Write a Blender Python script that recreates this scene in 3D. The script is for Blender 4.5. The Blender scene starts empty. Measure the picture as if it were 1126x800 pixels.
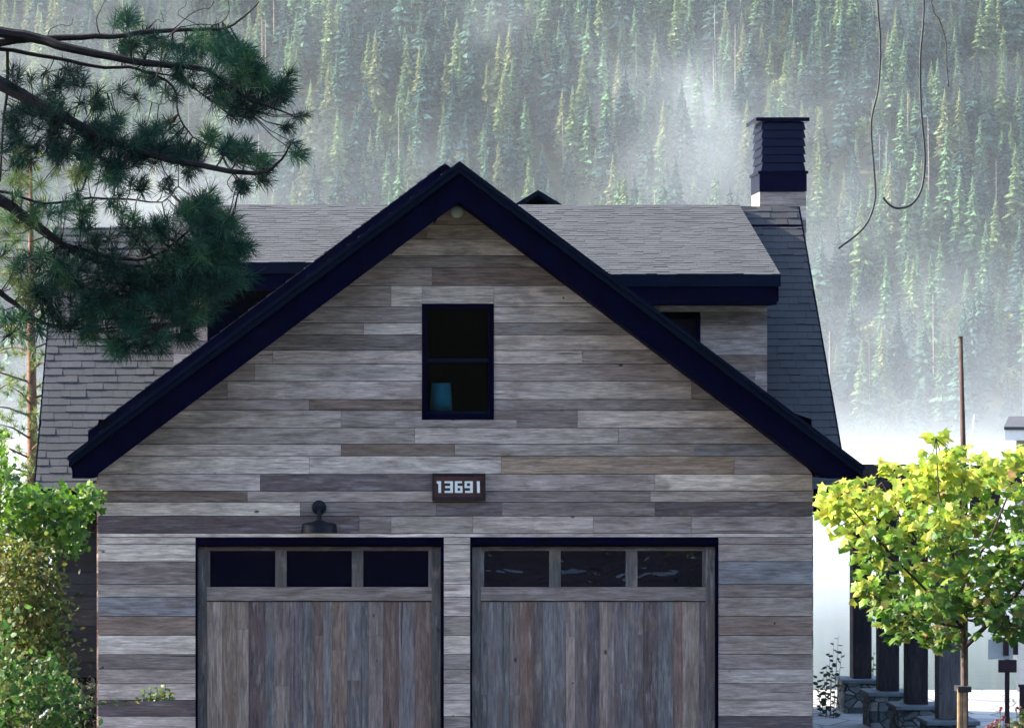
import bpy, math, random
import numpy as np
from mathutils import Vector, Matrix, Quaternion

SC = bpy.context.scene
COL = SC.collection
R = math.radians

# ------------------------------------------------------------------ camera, light, exposure
F = 3400.0            # focal length in pixels of the 1126 px wide photograph
VX, HY = 327.0, 455.0 # where the view axis meets that picture
CZ = 3.85             # camera height above the drive

def P(px, py, d):
    """a pixel of the photograph at a distance of d metres"""
    return Vector(((px - VX) * d / F, d, CZ - (py - HY) * d / F))

cam = bpy.data.cameras.new('camera')
cam.sensor_fit = 'HORIZONTAL'; cam.sensor_width = 36.0
cam.lens = 36.0 * F / 1126.0
cam.shift_x = (563 - VX) / 1126.0
cam.shift_y = (HY - 400) / 1126.0
cam.clip_start = 0.5; cam.clip_end = 6000
co = bpy.data.objects.new('camera', cam); COL.objects.link(co)
co.location = (0, 0, CZ); co.rotation_euler = (R(90), 0, 0)
SC.camera = co

S = Vector((-0.84, 0.24, 0.48)).normalized()     # towards the sun
sl = bpy.data.lights.new('sun', 'SUN'); sl.energy = 4.5; sl.angle = R(0.6); sl.color = (1.0, 0.92, 0.76)
so = bpy.data.objects.new('sun', sl); COL.objects.link(so)
so.rotation_euler = (-S).to_track_quat('-Z', 'Y').to_euler()
W = bpy.data.worlds.new('World'); SC.world = W; W.use_nodes = True
nt = W.node_tree
sky = nt.nodes.new('ShaderNodeTexSky'); sky.sky_type = 'NISHITA'; sky.sun_disc = False
sky.sun_elevation = math.asin(S.z); sky.sun_rotation = math.atan2(S.x, S.y)
sky.air_density = 1.0; sky.dust_density = 1.6; sky.ozone_density = 1.2
nt.links.new(sky.outputs[0], nt.nodes['Background'].inputs[0])
nt.nodes['Background'].inputs[1].default_value = 0.15
SC.view_settings.view_transform = 'Standard'; SC.view_settings.look = 'None'
SC.view_settings.exposure = 2.2; SC.view_settings.gamma = 1.0
SC.view_settings.use_curve_mapping = False
cy = SC.cycles
cy.max_bounces = 6; cy.diffuse_bounces = 3; cy.glossy_bounces = 3; cy.transmission_bounces = 4
cy.transparent_max_bounces = 12; cy.volume_bounces = 2
cy.use_denoising = True; cy.sample_clamp_indirect = 6

# ------------------------------------------------------------------ helpers
class MB:
    def __init__(s): s.v = []; s.f = []; s.c = []
    def poly(s, pts, col=(1, 1, 1, 0)):
        n = len(s.v)
        s.v += [tuple(p) for p in pts]; s.c += [col] * len(pts)
        s.f.append(tuple(range(n, n + len(pts))))
    def mesh(s, verts, faces, col=(1, 1, 1, 0)):
        n = len(s.v)
        s.v += [tuple(p) for p in verts]; s.c += [col] * len(verts)
        s.f += [tuple(i + n for i in f) for f in faces]
    def box(s, x0, x1, y0, y1, z0, z1, col=(1, 1, 1, 0)):
        v = [(x0,y0,z0),(x1,y0,z0),(x1,y1,z0),(x0,y1,z0),(x0,y0,z1),(x1,y0,z1),(x1,y1,z1),(x0,y1,z1)]
        s.mesh(v, [(0,3,2,1),(4,5,6,7),(0,1,5,4),(1,2,6,5),(2,3,7,6),(3,0,4,7)], col)
    def prism(s, pts, y0, y1, col=(1, 1, 1, 0)):
        """polygon in x,z pushed from y0 to y1"""
        n = len(pts)
        v = [(x, y0, z) for x, z in pts] + [(x, y1, z) for x, z in pts]
        f = [tuple(range(n)), tuple(range(2*n-1, n-1, -1))]
        f += [(i, i + n, (i + 1) % n + n, (i + 1) % n) for i in range(n)]
        s.mesh(v, f, col)
    def tube(s, path, rad, n=6, col=(1, 1, 1, 0), cap=True):
        path = [Vector(p) for p in path]; k = len(path)
        if not isinstance(rad, (list, tuple)): rad = [rad] * k
        b = len(s.v); up = None
        for i, p in enumerate(path):
            t = (path[min(i + 1, k - 1)] - path[max(i - 1, 0)])
            if t.length < 1e-9: t = Vector((0, 0, 1))
            t.normalize()
            if up is None:
                up = t.orthogonal().normalized()
            else:
                up = (up - t * up.dot(t))
                up = up.normalized() if up.length > 1e-6 else t.orthogonal().normalized()
            w = t.cross(up)
            for j in range(n):
                a = 2 * math.pi * j / n
                s.v.append(tuple(p + (up * math.cos(a) + w * math.sin(a)) * rad[i])); s.c.append(col)
        for i in range(k - 1):
            for j in range(n):
                a, c = b + i*n + j, b + i*n + (j + 1) % n
                s.f.append((a, c, c + n, a + n))
        if cap:
            s.f.append(tuple(b + j for j in range(n))[::-1])
            s.f.append(tuple(b + (k - 1)*n + j for j in range(n)))
    def lathe(s, prof, cx, cy, n=20, axis='z', col=(1, 1, 1, 0)):
        b = len(s.v)
        for r, h in prof:
            for j in range(n):
                a = 2*math.pi*j/n
                if axis == 'z': s.v.append((cx + r*math.cos(a), cy + r*math.sin(a), h))
                else: s.v.append((cx + r*math.cos(a), h, cy + r*math.sin(a)))
                s.c.append(col)
        for i in range(len(prof) - 1):
            for j in range(n):
                a, c = b + i*n + j, b + i*n + (j + 1) % n
                s.f.append((a, c, c + n, a + n))
        s.f.append(tuple(b + j for j in range(n))[::-1]); s.f.append(tuple(b + (len(prof)-1)*n + j for j in range(n)))
    def build(s, name, mat, parent=None, smooth=False, bevel=0.0):
        me = bpy.data.meshes.new(name)
        me.from_pydata(s.v, [], s.f)
        a = me.color_attributes.new('tint', 'FLOAT_COLOR', 'POINT')
        a.data.foreach_set('color', np.array(s.c, dtype=np.float32).ravel())
        if smooth: me.polygons.foreach_set('use_smooth', [True] * len(me.polygons))
        me.materials.append(mat); me.update()
        o = bpy.data.objects.new(name, me); COL.objects.link(o)
        if bevel:
            m = o.modifiers.new('bevel', 'BEVEL'); m.width = bevel; m.segments = 2; m.limit_method = 'ANGLE'
        if parent is not None: adopt(o, parent)
        return o

def adopt(o, parent):
    o.parent = parent
    if parent.type == 'EMPTY':
        o.matrix_parent_inverse = Matrix.Translation(-Vector(parent.location))

def tag(o, label, cat, group=None):
    o['label'] = label; o['category'] = cat
    if group: o['group'] = group
    return o

def thing(name, loc, label, cat, group=None):
    o = bpy.data.objects.new(name, None); COL.objects.link(o)
    o.location = loc; o.empty_display_size = 0.3
    return tag(o, label, cat, group)

def kind(o, k): o['kind'] = k; return o

class NT:
    """small wrapper for writing node trees"""
    def __init__(s, name):
        s.m = bpy.data.materials.new(name); s.m.use_nodes = True
        s.t = s.m.node_tree; s.out = s.t.nodes['Material Output']; s.b = s.t.nodes['Principled BSDF']
    def n(s, ty, **kw):
        x = s.t.nodes.new(ty)
        for k, v in kw.items(): setattr(x, k, v)
        return x
    def l(s, a, b): s.t.links.new(a, b)
    def set(s, node, **kw):
        for k, v in kw.items():
            i = node.inputs[k.replace('_', ' ')]
            if hasattr(v, 'is_linked') or isinstance(v, bpy.types.NodeSocket): s.l(v, i)
            else: i.default_value = v
        return node
    def coord(s, scale=(1, 1, 1), kind='Object', add=None):
        tc = s.n('ShaderNodeTexCoord'); src = tc.outputs[kind]
        if add is not None:
            va = s.n('ShaderNodeVectorMath', operation='ADD'); s.l(src, va.inputs[0]); s.l(add, va.inputs[1]); src = va.outputs[0]
        vm = s.n('ShaderNodeVectorMath', operation='MULTIPLY'); s.l(src, vm.inputs[0]); vm.inputs[1].default_value = scale
        return vm.outputs[0]
    def noise(s, vec, scale=1.0, detail=4.0, rough=0.55, dist=0.0):
        x = s.n('ShaderNodeTexNoise'); s.l(vec, x.inputs['Vector'])
        x.inputs['Scale'].default_value = scale; x.inputs['Detail'].default_value = detail
        x.inputs['Roughness'].default_value = rough; x.inputs['Distortion'].default_value = dist
        return x.outputs['Fac']
    def ramp(s, fac, stops):
        x = s.n('ShaderNodeValToRGB'); s.l(fac, x.inputs[0]); e = x.color_ramp.elements
        while len(e) < len(stops): e.new(0.5)
        for i, (p, c) in enumerate(stops):
            e[i].position = p; e[i].color = (c, c, c, 1) if isinstance(c, (int, float)) else (*c, 1)
        return x.outputs[0]
    def mix(s, fac, a, b, blend='MIX'):
        x = s.n('ShaderNodeMix', data_type='RGBA', blend_type=blend)
        for sock, v in ((x.inputs['Factor'], fac), (x.inputs['A'], a), (x.inputs['B'], b)):
            pass
        def put(i, v):
            if isinstance(v, bpy.types.NodeSocket): s.l(v, x.inputs[i])
            else: x.inputs[i].default_value = v if isinstance(v, (int, float)) else (*v, 1)
        put(0, fac); put(6, a); put(7, b)
        return x.outputs[2]
    def math(s, op, a, b=None, clamp=False):
        x = s.n('ShaderNodeMath', operation=op); x.use_clamp = clamp
        for i, v in enumerate((a, b)):
            if v is None: continue
            if isinstance(v, bpy.types.NodeSocket): s.l(v, x.inputs[i])
            else: x.inputs[i].default_value = v
        return x.outputs[0]
    def attr(s):
        a = s.n('ShaderNodeAttribute'); a.attribute_name = 'tint'
        return a.outputs['Color'], a.outputs['Alpha']
    def bump(s, h, strength=0.3, dist=0.01):
        x = s.n('ShaderNodeBump'); s.l(h, x.inputs['Height']); x.inputs['Strength'].default_value = strength
        x.inputs['Distance'].default_value = dist; s.l(x.outputs[0], s.b.inputs['Normal'])
    def fin(s, col=None, rough=0.7, spec=0.3, metal=0.0):
        if col is not None:
            if isinstance(col, bpy.types.NodeSocket): s.l(col, s.b.inputs['Base Color'])
            else: s.b.inputs['Base Color'].default_value = (*col, 1)
        if isinstance(rough, bpy.types.NodeSocket): s.l(rough, s.b.inputs['Roughness'])
        else: s.b.inputs['Roughness'].default_value = rough
        s.b.inputs['Specular IOR Level'].default_value = spec
        s.b.inputs['Metallic'].default_value = metal
        return s.m

# ------------------------------------------------------------------ materials
def wood_mat(name, vertical=False, stain=0.5, worn=1.0):
    """reclaimed boards: every board has its own tint, grain, streaks, knots and rusty stains"""
    w = NT(name); col, rnd = w.attr()
    off = w.n('ShaderNodeCombineXYZ')
    k = w.math('MULTIPLY', rnd, 37.0); w.l(k, off.inputs[0]); w.l(k, off.inputs[1]); w.l(k, off.inputs[2])
    o = off.outputs[0]
    def sc(a, b): return (b, b, a) if vertical else (a, b, b)
    fine = w.noise(w.coord(sc(4.5, 62), add=o), 1, 6, 0.72)
    mid = w.noise(w.coord(sc(2.0, 15), add=o), 1, 6, 0.66, 0.7)
    blot = w.noise(w.coord(sc(2.2, 6), add=o), 1, 5, 0.62, 0.5)
    crack = w.noise(w.coord(sc(0.7, 38), add=o), 1, 3, 0.5, 0.3)
    c = w.mix(1.0, col, w.ramp(fine, [(0.28, 0.46), (0.52, 1.0), (0.75, 1.48)]), 'MULTIPLY')
    c = w.mix(1.0, c, w.ramp(mid, [(0.25, 0.45), (0.5, 1.0), (0.72, 1.42)]), 'MULTIPLY')
    c = w.mix(w.math('MULTIPLY', w.ramp(blot, [(0.50, 0.0), (0.72, 1.0)]), stain * 1.25), c, (0.17, 0.115, 0.090))
    red = w.noise(w.coord(sc(1.1, 9), add=o), 1.3, 3, 0.5)
    c = w.mix(w.ramp(red, [(0.68, 0.0), (0.78, 0.6 * worn)]), c, (0.15, 0.060, 0.045))
    pale = w.noise(w.coord(sc(1.3, 11), add=o), 1.7, 4, 0.65)
    c = w.mix(w.ramp(pale, [(0.56, 0.0), (0.75, 0.5 * worn)]), c, (0.47, 0.44, 0.42))
    tanp = w.noise(w.coord(sc(1.7, 5.5), add=o), 1.9, 4, 0.6)
    c = w.mix(w.ramp(tanp, [(0.58, 0.0), (0.74, 0.5 * worn)]), c, (0.33, 0.255, 0.19))
    slate = w.noise(w.coord(sc(1.4, 7.5), add=o), 2.3, 4, 0.6)
    c = w.mix(w.ramp(slate, [(0.60, 0.0), (0.76, 0.42 * worn)]), c, (0.15, 0.135, 0.14))
    c = w.mix(w.ramp(crack, [(0.69, 0.0), (0.72, 0.85)]), c, (0.035, 0.026, 0.028))
    crack2 = w.noise(w.coord(sc(1.3, 55), add=o), 1.0, 4, 0.55, 0.4)
    c = w.mix(w.ramp(crack2, [(0.66, 0.0), (0.71, 0.7)]), c, (0.045, 0.034, 0.034))
    vn = w.n('ShaderNodeTexVoronoi'); w.l(w.coord((1, 1, 1), add=o), vn.inputs['Vector']); vn.inputs['Scale'].default_value = 2.3
    c = w.mix(w.ramp(vn.outputs['Distance'], [(0.022, 0.9), (0.034, 0.0)]), c, (0.02, 0.016, 0.016))
    vo = w.n('ShaderNodeTexVoronoi'); w.l(w.coord(sc(1.4, 2.6), add=o), vo.inputs['Vector']); vo.inputs['Scale'].default_value = 1.0
    c = w.mix(w.ramp(vo.outputs['Distance'], [(0.028, 0.9), (0.05, 0.0)]), c, (0.05, 0.035, 0.03))
    w.bump(w.math('ADD', fine, w.math('MULTIPLY', mid, 0.8)), 0.55, 0.006)
    return w.fin(c, 0.82, 0.2)

def flat_mat(name, col, rough=0.6, spec=0.3, var=0.15, scale=6.0, bump=0.0, metal=0.0):
    w = NT(name)
    n1 = w.noise(w.coord((1, 1, 1)), scale, 5, 0.6)
    c = w.mix(1.0, col, w.ramp(n1, [(0.25, 1 - var * 1.5), (0.75, 1 + var * 1.5)]), 'MULTIPLY')
    if bump: w.bump(n1, bump, 0.01)
    return w.fin(c, rough, spec, metal)

def shingle_mat(name):
    w = NT(name); col, rnd = w.attr()
    n1 = w.noise(w.coord((1, 1, 1)), 70, 3, 0.7)
    n2 = w.noise(w.coord((1, 1, 1)), 1.4, 4, 0.6)
    c = w.mix(1.0, col, w.ramp(n1, [(0.3, 0.72), (0.7, 1.3)]), 'MULTIPLY')
    c = w.mix(1.0, c, w.ramp(n2, [(0.3, 0.84), (0.7, 1.15)]), 'MULTIPLY')
    w.bump(n1, 0.4, 0.004)
    return w.fin(c, 0.75, 0.35)

def leaf_mat(name, trans=0.45, rough=0.5, vary=0.25, spec=0.3):
    w = NT(name); col, rnd = w.attr()
    n1 = w.noise(w.coord((1, 1, 1)), 9, 2, 0.5)
    c = w.mix(1.0, col, w.ramp(n1, [(0.3, 1 - vary), (0.7, 1 + vary)]), 'MULTIPLY')
    w.fin(c, rough, spec)
    tr = w.n('ShaderNodeBsdfTranslucent'); w.l(c, tr.inputs[0])
    mx = w.n('ShaderNodeMixShader'); mx.inputs[0].default_value = trans
    w.l(w.b.outputs[0], mx.inputs[1]); w.l(tr.outputs[0], mx.inputs[2]); w.l(mx.outputs[0], w.out.inputs[0])
    return w.m

def tint_mat(name, rough=0.8, vary=0.25, scale=3.0):
    w = NT(name); col, rnd = w.attr()
    n1 = w.noise(w.coord((1, 1, 1)), scale, 4, 0.6)
    c = w.mix(1.0, col, w.ramp(n1, [(0.3, 1 - vary), (0.7, 1 + vary)]), 'MULTIPLY')
    return w.fin(c, rough, 0.2)

def dark_glass(name, wavy=0.0):
    w = NT(name)
    if wavy: w.bump(w.noise(w.coord((1, 1, 2.0)), 2.0, 2, 0.4, 0.8), min(1, wavy), 0.02 if wavy < .5 else 0.075)
    w.fin((0.0005, 0.0006, 0.009), 0.03, 0.38 if wavy > .5 else 0.1)
    return w.m

def clear_glass(name):
    w = NT(name)
    t = w.n('ShaderNodeBsdfTransparent'); t.inputs[0].default_value = (0.80, 0.88, 0.93, 1)
    g = w.n('ShaderNodeBsdfGlossy'); g.inputs['Roughness'].default_value = 0.03
    fr = w.n('ShaderNodeFresnel'); fr.inputs[0].default_value = 1.14
    mx = w.n('ShaderNodeMixShader'); w.l(fr.outputs[0], mx.inputs[0]); w.l(t.outputs[0], mx.inputs[1]); w.l(g.outputs[0], mx.inputs[2])
    w.l(mx.outputs[0], w.out.inputs[0]); return w.m

def ground_mat(name, a, b, c_, scale=0.6):
    w = NT(name)
    n1 = w.noise(w.coord((1, 1, 1)), scale, 6, 0.65); n2 = w.noise(w.coord((1, 1, 1)), scale * 9, 4, 0.6)
    c = w.mix(w.ramp(n1, [(0.35, 0.0), (0.65, 1.0)]), a, b)
    c = w.mix(w.ramp(n2, [(0.45, 0.0), (0.7, 0.7)]), c, c_)
    w.bump(n2, 0.5, 0.05)
    return w.fin(c, 0.9, 0.15)

M = dict(
    siding=wood_mat('reclaimed_siding'),
    door_wood=wood_mat('reclaimed_door_boards', True, 0.6),
    dark_siding=wood_mat('near_black_siding', False, 0.0, 0.0),
    navy=flat_mat('navy_black_trim', (0.0011, 0.0012, 0.0115), 0.6, 0.02, 0.45, 5.0, 0.15),
    moulding=flat_mat('navy_trim_moulding', (0.0016, 0.0050, 0.0170), 0.5, 0.06, 0.2, 3.0),
    black=flat_mat('black_interior', (0.002, 0.002, 0.005), 0.9, 0.02, 0.1),
    shingle=shingle_mat('asphalt_shingles'),
    glass=dark_glass('dark_window_glass', 0.25),
    wavy=dark_glass('wavy_window_glass', 0.9),
    pane=clear_glass('clear_window_glass'),
    metal=flat_mat('dark_lamp_metal', (0.0022, 0.0042, 0.010), 0.45, 0.2, 0.2, 8),
    chimney_metal=flat_mat('gloss_navy_chimney_metal', (0.0020, 0.0022, 0.0200), 0.18, 0.5, 0.1, 4),
    sign_wood=flat_mat('brown_sign_wood', (0.060, 0.022, 0.020), 0.55, 0.35, 0.35, 9, 0.2),
    sign_edge=flat_mat('dark_sign_frame', (0.018, 0.008, 0.012), 0.5, 0.35, 0.3, 9, 0.2),
    white=flat_mat('white_paint', (0.78, 0.78, 0.76), 0.5, 0.4, 0.06),
    teal=flat_mat('teal_lamp_shade', (0.012, 0.13, 0.15), 0.8, 0.2, 0.2, 10),
    fixture=flat_mat('frosted_fixture', (0.55, 0.62, 0.56), 0.35, 0.5, 0.1),
    post=wood_mat('dark_post_timber', True, 0.1, 0.12),
    stone=None,
    bark=tint_mat('bark', 0.85, 0.45, 14.0),
    leaf=leaf_mat('broad_leaf', 0.5),
    needle=leaf_mat('pine_needles', 0.25, 0.6, 0.3, 0.08),
    conifer=leaf_mat('far_conifer_foliage', 0.30, 0.7, 0.3, 0.05),
    cable=flat_mat('dark_cable', (0.022, 0.021, 0.026), 0.5, 0.3, 0.1),
    stake=flat_mat('tan_stake_timber', (0.26, 0.17, 0.10), 0.8, 0.2, 0.3, 12),
    pole=flat_mat('brown_pole_timber', (0.065, 0.040, 0.034), 0.8, 0.2, 0.3, 12),
    petal=leaf_mat('petals', 0.3, 0.5, 0.1),
    stone_cap=flat_mat('bluestone_cap', (0.11, 0.13, 0.15), 0.7, 0.3, 0.25, 5, 0.2),
    sign_dark=flat_mat('dark_maroon_paint', (0.020, 0.006, 0.014), 0.5, 0.4, 0.2),
    sign_pale=flat_mat('pale_grey_board', (0.42, 0.42, 0.40), 0.6, 0.3, 0.15),
)
def stone_mat():
    w = NT('rubble_stone')
    vo = w.n('ShaderNodeTexVoronoi'); w.l(w.coord((1, 1, 1.5)), vo.inputs['Vector']); vo.inputs['Scale'].default_value = 5.5
    ve = w.n('ShaderNodeTexVoronoi', feature='DISTANCE_TO_EDGE'); w.l(w.coord((1, 1, 1.5)), ve.inputs['Vector']); ve.inputs['Scale'].default_value = 5.5
    bw = w.n('ShaderNodeRGBToBW'); w.l(vo.outputs['Color'], bw.inputs[0])
    c = w.ramp(bw.outputs[0], [(0.2, (0.055, 0.07, 0.08)), (0.5, (0.12, 0.14, 0.15)), (0.8, (0.21, 0.21, 0.21))])
    c = w.mix(1.0, c, w.ramp(w.noise(w.coord((1, 1, 1)), 14, 5, 0.7), [(0.3, 0.65), (0.7, 1.35)]), 'MULTIPLY')
    e = w.ramp(ve.outputs[0], [(0.02, 0.0), (0.07, 1.0)])
    c = w.mix(e, (0.03, 0.03, 0.033), c)
    w.bump(e, 0.7, 0.03)
    return w.fin(c, 0.85, 0.2)
M['stone'] = stone_mat()
M['chimney_metal'].node_tree.nodes['Principled BSDF'].inputs['IOR'].default_value = 1.2
def patio_mat():
    w = NT('patio_stone')
    vo = w.n('ShaderNodeTexVoronoi'); w.l(w.coord((1, 0.8, 1)), vo.inputs['Vector']); vo.inputs['Scale'].default_value = 1.6
    ve = w.n('ShaderNodeTexVoronoi', feature='DISTANCE_TO_EDGE'); w.l(w.coord((1, 0.8, 1)), ve.inputs['Vector']); ve.inputs['Scale'].default_value = 1.6
    bw = w.n('ShaderNodeRGBToBW'); w.l(vo.outputs['Color'], bw.inputs[0])
    c = w.ramp(bw.outputs[0], [(0.2, (0.26, 0.26, 0.27)), (0.8, (0.42, 0.40, 0.38))])
    c = w.mix(w.ramp(ve.outputs[0], [(0.01, 0.0), (0.035, 1.0)]), (0.09, 0.08, 0.08), c)
    return w.fin(c, 0.8, 0.3)
M['patio'] = patio_mat()

# ------------------------------------------------------------------ setting: ground, lake, hillside
LAKE = -8.3
def gz(x, y):
    if y < -6: return 2.25 + min((-6 - y) * 0.42, 95)
    if y < 3: return 2.25
    if y < 25: return 2.25 * (1 - (y - 3) / 22)
    if y < 50: return -0.62 * min(1, max(0, (y - 30) / 3.0)) if x > 6.0 else 0.0
    if y < 82: return -0.62 - (y - 50) / 32 * 9.5
    return -10.5
rng = random.Random(5)
def grid(name, xs, ys, fz, mat):
    v = [(x, y, fz(x, y)) for y in ys for x in xs]; n = len(xs)
    f = [(j*n + i, j*n + i + 1, (j+1)*n + i + 1, (j+1)*n + i) for j in range(len(ys) - 1) for i in range(n - 1)]
    me = bpy.data.meshes.new(name); me.from_pydata(v, [], f); me.materials.append(mat)
    o = bpy.data.objects.new(name, me); COL.objects.link(o); return kind(o, 'structure')
xs = [-900, -400, -200, -120, -70, -40, -25, -15, -10, -6, -4, -2, 0, 2, 4, 5.7, 5.9, 6.1, 8, 10, 13, 17, 25, 40, 70, 120, 200, 400, 900]
ys = [-260, -200, -150, -100, -60, -30, -15, -6, 0, 3, 6, 10, 15, 20, 25, 30, 33, 36, 39.5, 43, 46, 50, 54, 60, 66, 74, 82, 100, 200, 400, 700, 930]
grid('ground', xs, ys, gz, ground_mat('grass_and_soil', (0.022, 0.028, 0.018), (0.032, 0.034, 0.026), (0.045, 0.042, 0.036), 0.4))
w = NT('asphalt_drive'); n1 = w.noise(w.coord(), 40, 4, 0.7)
w.bump(n1, 0.3, 0.01); w.fin(w.ramp(n1, [(0.3, 0.035), (0.7, 0.07)]), 0.85, 0.25)
mb = MB(); mb.poly([(-2.6, 25.2, 0.006), (6.0, 25.2, 0.006), (6.0, 34.3, 0.006), (-2.6, 34.3, 0.006)])
kind(mb.build('driveway', w.m), 'structure')
mb = MB(); mb.box(6.62, 13.0, 34.2, 49.6, -0.75, -0.57)
kind(mb.build('patio', M['patio']), 'structure')

w = NT('lake_water'); w.bump(w.noise(w.coord((0.25, 1.0, 1)), 0.9, 4, 0.6), 0.08, 0.05)
w.fin((0.03, 0.05, 0.06), 0.08, 0.5)
mb = MB(); mb.poly([(-900, 70, LAKE), (900, 70, LAKE), (900, 935, LAKE), (-900, 935, LAKE)])
kind(mb.build('lake', w.m), 'structure')

from mathutils import noise as mn
SH = 905.0
def hz(x, y):
    d = y - SH
    b = mn.noise(Vector((x * 0.006, y * 0.006, 3.1))) * 12 + mn.noise(Vector((x * 0.017, y * 0.005, 6.7))) * 17 + mn.noise(Vector((x * 0.02, y * 0.02, 9.3))) * 4.5
    k = min(1, max(0, d / 60))
    return LAKE - 1.0 + d * (0.40 + 0.17 * min(1, max(0, d) / 140)) + b * k
hx = list(np.arange(-560, 861, 20.0)); hy_ = list(np.arange(SH - 8, SH + 780, 14.0))
grid('hillside', hx, hy_, hz, ground_mat('hillside_brush', (0.035, 0.055, 0.022), (0.085, 0.085, 0.035), (0.13, 0.105, 0.075), 0.03))

# ------------------------------------------------------------------ far forest
def conifer_arrays(seed, tint, dens=1.0, slim=0.13, bare=0.10):
    """unit-height conifer: trunk plus whorls of drooping feathered boughs"""
    r = random.Random(seed); v = []; f = []; c = []
    def add(pts, col):
        n = len(v); v.extend(pts); c.extend([col] * len(pts)); f.append(tuple(range(n, n + len(pts))))
    tb = (0.11, 0.085, 0.07, 1)
    for k in range(5):
        a0, a1 = 2*math.pi*k/5, 2*math.pi*(k+1)/5
        r0 = 0.012
        add([(r0*math.cos(a0), r0*math.sin(a0), -0.06), (r0*math.cos(a1), r0*math.sin(a1), -0.06), (0, 0, 0.93)], tb)
    L = int(40 * dens)
    z = bare
    for i in range(L):
        t = i / (L - 1)
        z = bare + (0.985 - bare) * t
        rad = slim * ((1 - t) ** 0.85) * (0.70 + 0.6 * r.random()) + 0.006
        if t < 0.15: rad *= 0.65 + 2.0 * t
        nb = max(4, int((10 if t < 0.6 else 8) * (0.75 + 0.4 * r.random())))
        ph = r.random() * 6.28
        for j in range(nb):
            if r.random() < 0.10: continue
            a = ph + 6.283 * j / nb + r.uniform(-.3, .3)
            rr = rad * r.uniform(0.65, 1.2); zz = z + r.uniform(-.012, .012)
            ca, sa = math.cos(a), math.sin(a)
            dr = rr * r.uniform(0.25, 0.55)
            wd = rr * r.uniform(0.20, 0.36) + 0.003
            g = r.uniform(0.72, 1.30); col = (tint[0]*g, tint[1]*g*r.uniform(.95, 1.05), tint[2]*g, r.random())
            m = 0.6
            b0 = (0, 0, zz + 0.012)
            tip = (rr*ca, rr*sa, zz - dr)
            l1 = (rr*m*ca - wd*sa, rr*m*sa + wd*ca, zz - dr*.55 - wd*.35)
            r1 = (rr*m*ca + wd*sa, rr*m*sa - wd*ca, zz - dr*.55 - wd*.35)
            mid = (rr*m*ca, rr*m*sa, zz - dr*.32)
            add([b0, l1, mid], col); add([b0, mid, r1], col)
            add([l1, tip, mid], col); add([mid, tip, r1], col)
            hang = (rr*.55*ca, rr*.55*sa, zz - dr*.6 - rad*.30 - 0.008)
            add([(rr*.15*ca, rr*.15*sa, zz), hang, tip], col)
    return v, f, c

def arr_mesh(name, a):
    me = bpy.data.meshes.new(name); me.from_pydata(a[0], [], a[1])
    at = me.color_attributes.new('tint', 'FLOAT_COLOR', 'POINT'); at.data.foreach_set('color', np.array(a[2], dtype=np.float32).ravel())
    me.materials.append(M['conifer']); return me

def snag_arrays(seed):
    r = random.Random(seed); mb = MB(); col = (0.40, 0.34, 0.29, 0)
    mb.tube([(0, 0, -.05), (r.uniform(-.004, .004), 0, .5), (r.uniform(-.01, .01), 0, 1)], [.008, .006, .002], 5, col)
    for i in range(22):
        z = r.uniform(.3, .97); a = r.uniform(0, 6.28); l = r.uniform(.02, .055) * (1.2 - z)
        mb.tube([(0, 0, z), (l*math.cos(a), l*math.sin(a), z - r.uniform(0, .02))], [.0025, .001], 3, col, False)
    return mb.v, mb.f, mb.c

def broad_arrays(seed, tint):
    """unit-height rounded crown of leaf sprays on a short trunk"""
    r = random.Random(seed); mb = MB(); tb = (.09, .07, .055, 1)
    mb.tube([(0, 0, -.1), (.01, 0, .25), (.02, .01, .6)], [.03, .02, .01], 5, tb)
    lob = [(r.uniform(-.25, .25), r.uniform(-.25, .25), r.uniform(.35, .75), r.uniform(.16, .28)) for _ in range(8)]
    for lx, ly, lz, lr in lob:
        for i in range(48):
            v = Vector((r.gauss(0, 1), r.gauss(0, 1), r.gauss(0, 1))).normalized(); c = Vector((lx, ly, lz)) + v * lr * r.uniform(.7, 1.1)
            a = v.orthogonal().normalized(); a.rotate(Quaternion(v, r.uniform(0, 6.28))); q = (v + Vector((0, 0, -.4))).cross(a).normalized(); s = r.uniform(.03, .065)
            g = r.uniform(.7, 1.3); mb.poly([c - a*s, c + q*s*.8, c + a*s, c - q*s*.9], (tint[0]*g, tint[1]*g, tint[2]*g, 0))
    return mb.v, mb.f, mb.c

GREEN = [(0.066, 0.128, 0.098), (0.108, 0.185, 0.105), (0.036, 0.082, 0.076), (0.155, 0.220, 0.105), (0.180, 0.205, 0.105)]  # conifer greens; the spread also stands in for sunlit and shaded patches
protos = []
for i, (s, g) in enumerate([(1, 0), (2, 0), (3, 1), (4, 1), (5, 2), (6, 2), (7, 3), (8, 4)]):
    rr = random.Random(s)
    protos.append(conifer_arrays(100 + s, GREEN[g], slim=rr.uniform(.115, .19), bare=rr.uniform(.05, .22), dens=rr.uniform(.75, 1.1)))
protos += [broad_arrays(60 + i, t_) for i, t_ in enumerate([(.16, .21, .07), (.22, .23, .09), (.12, .17, .07)])]
snags = [snag_arrays(50 + i) for i in range(3)]
def sil(x):
    """height in the photograph of the house's outline at column x"""
    y = 545.0
    if 76 < x < 950: y = min(y, 180 + 0.752 * abs(x - 505))
    if 190 < x < 886: y = min(y, 228)
    if 825 < x < 890: y = min(y, 130)
    if 886 <= x < 925: y = min(y, 228 + (x - 886) * 6.7)
    if 40 < x <= 190: y = min(y, 249)
    return y
rf = random.Random(77)
cand = []
yy = SH + 6.0; STEP = 8.0
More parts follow.
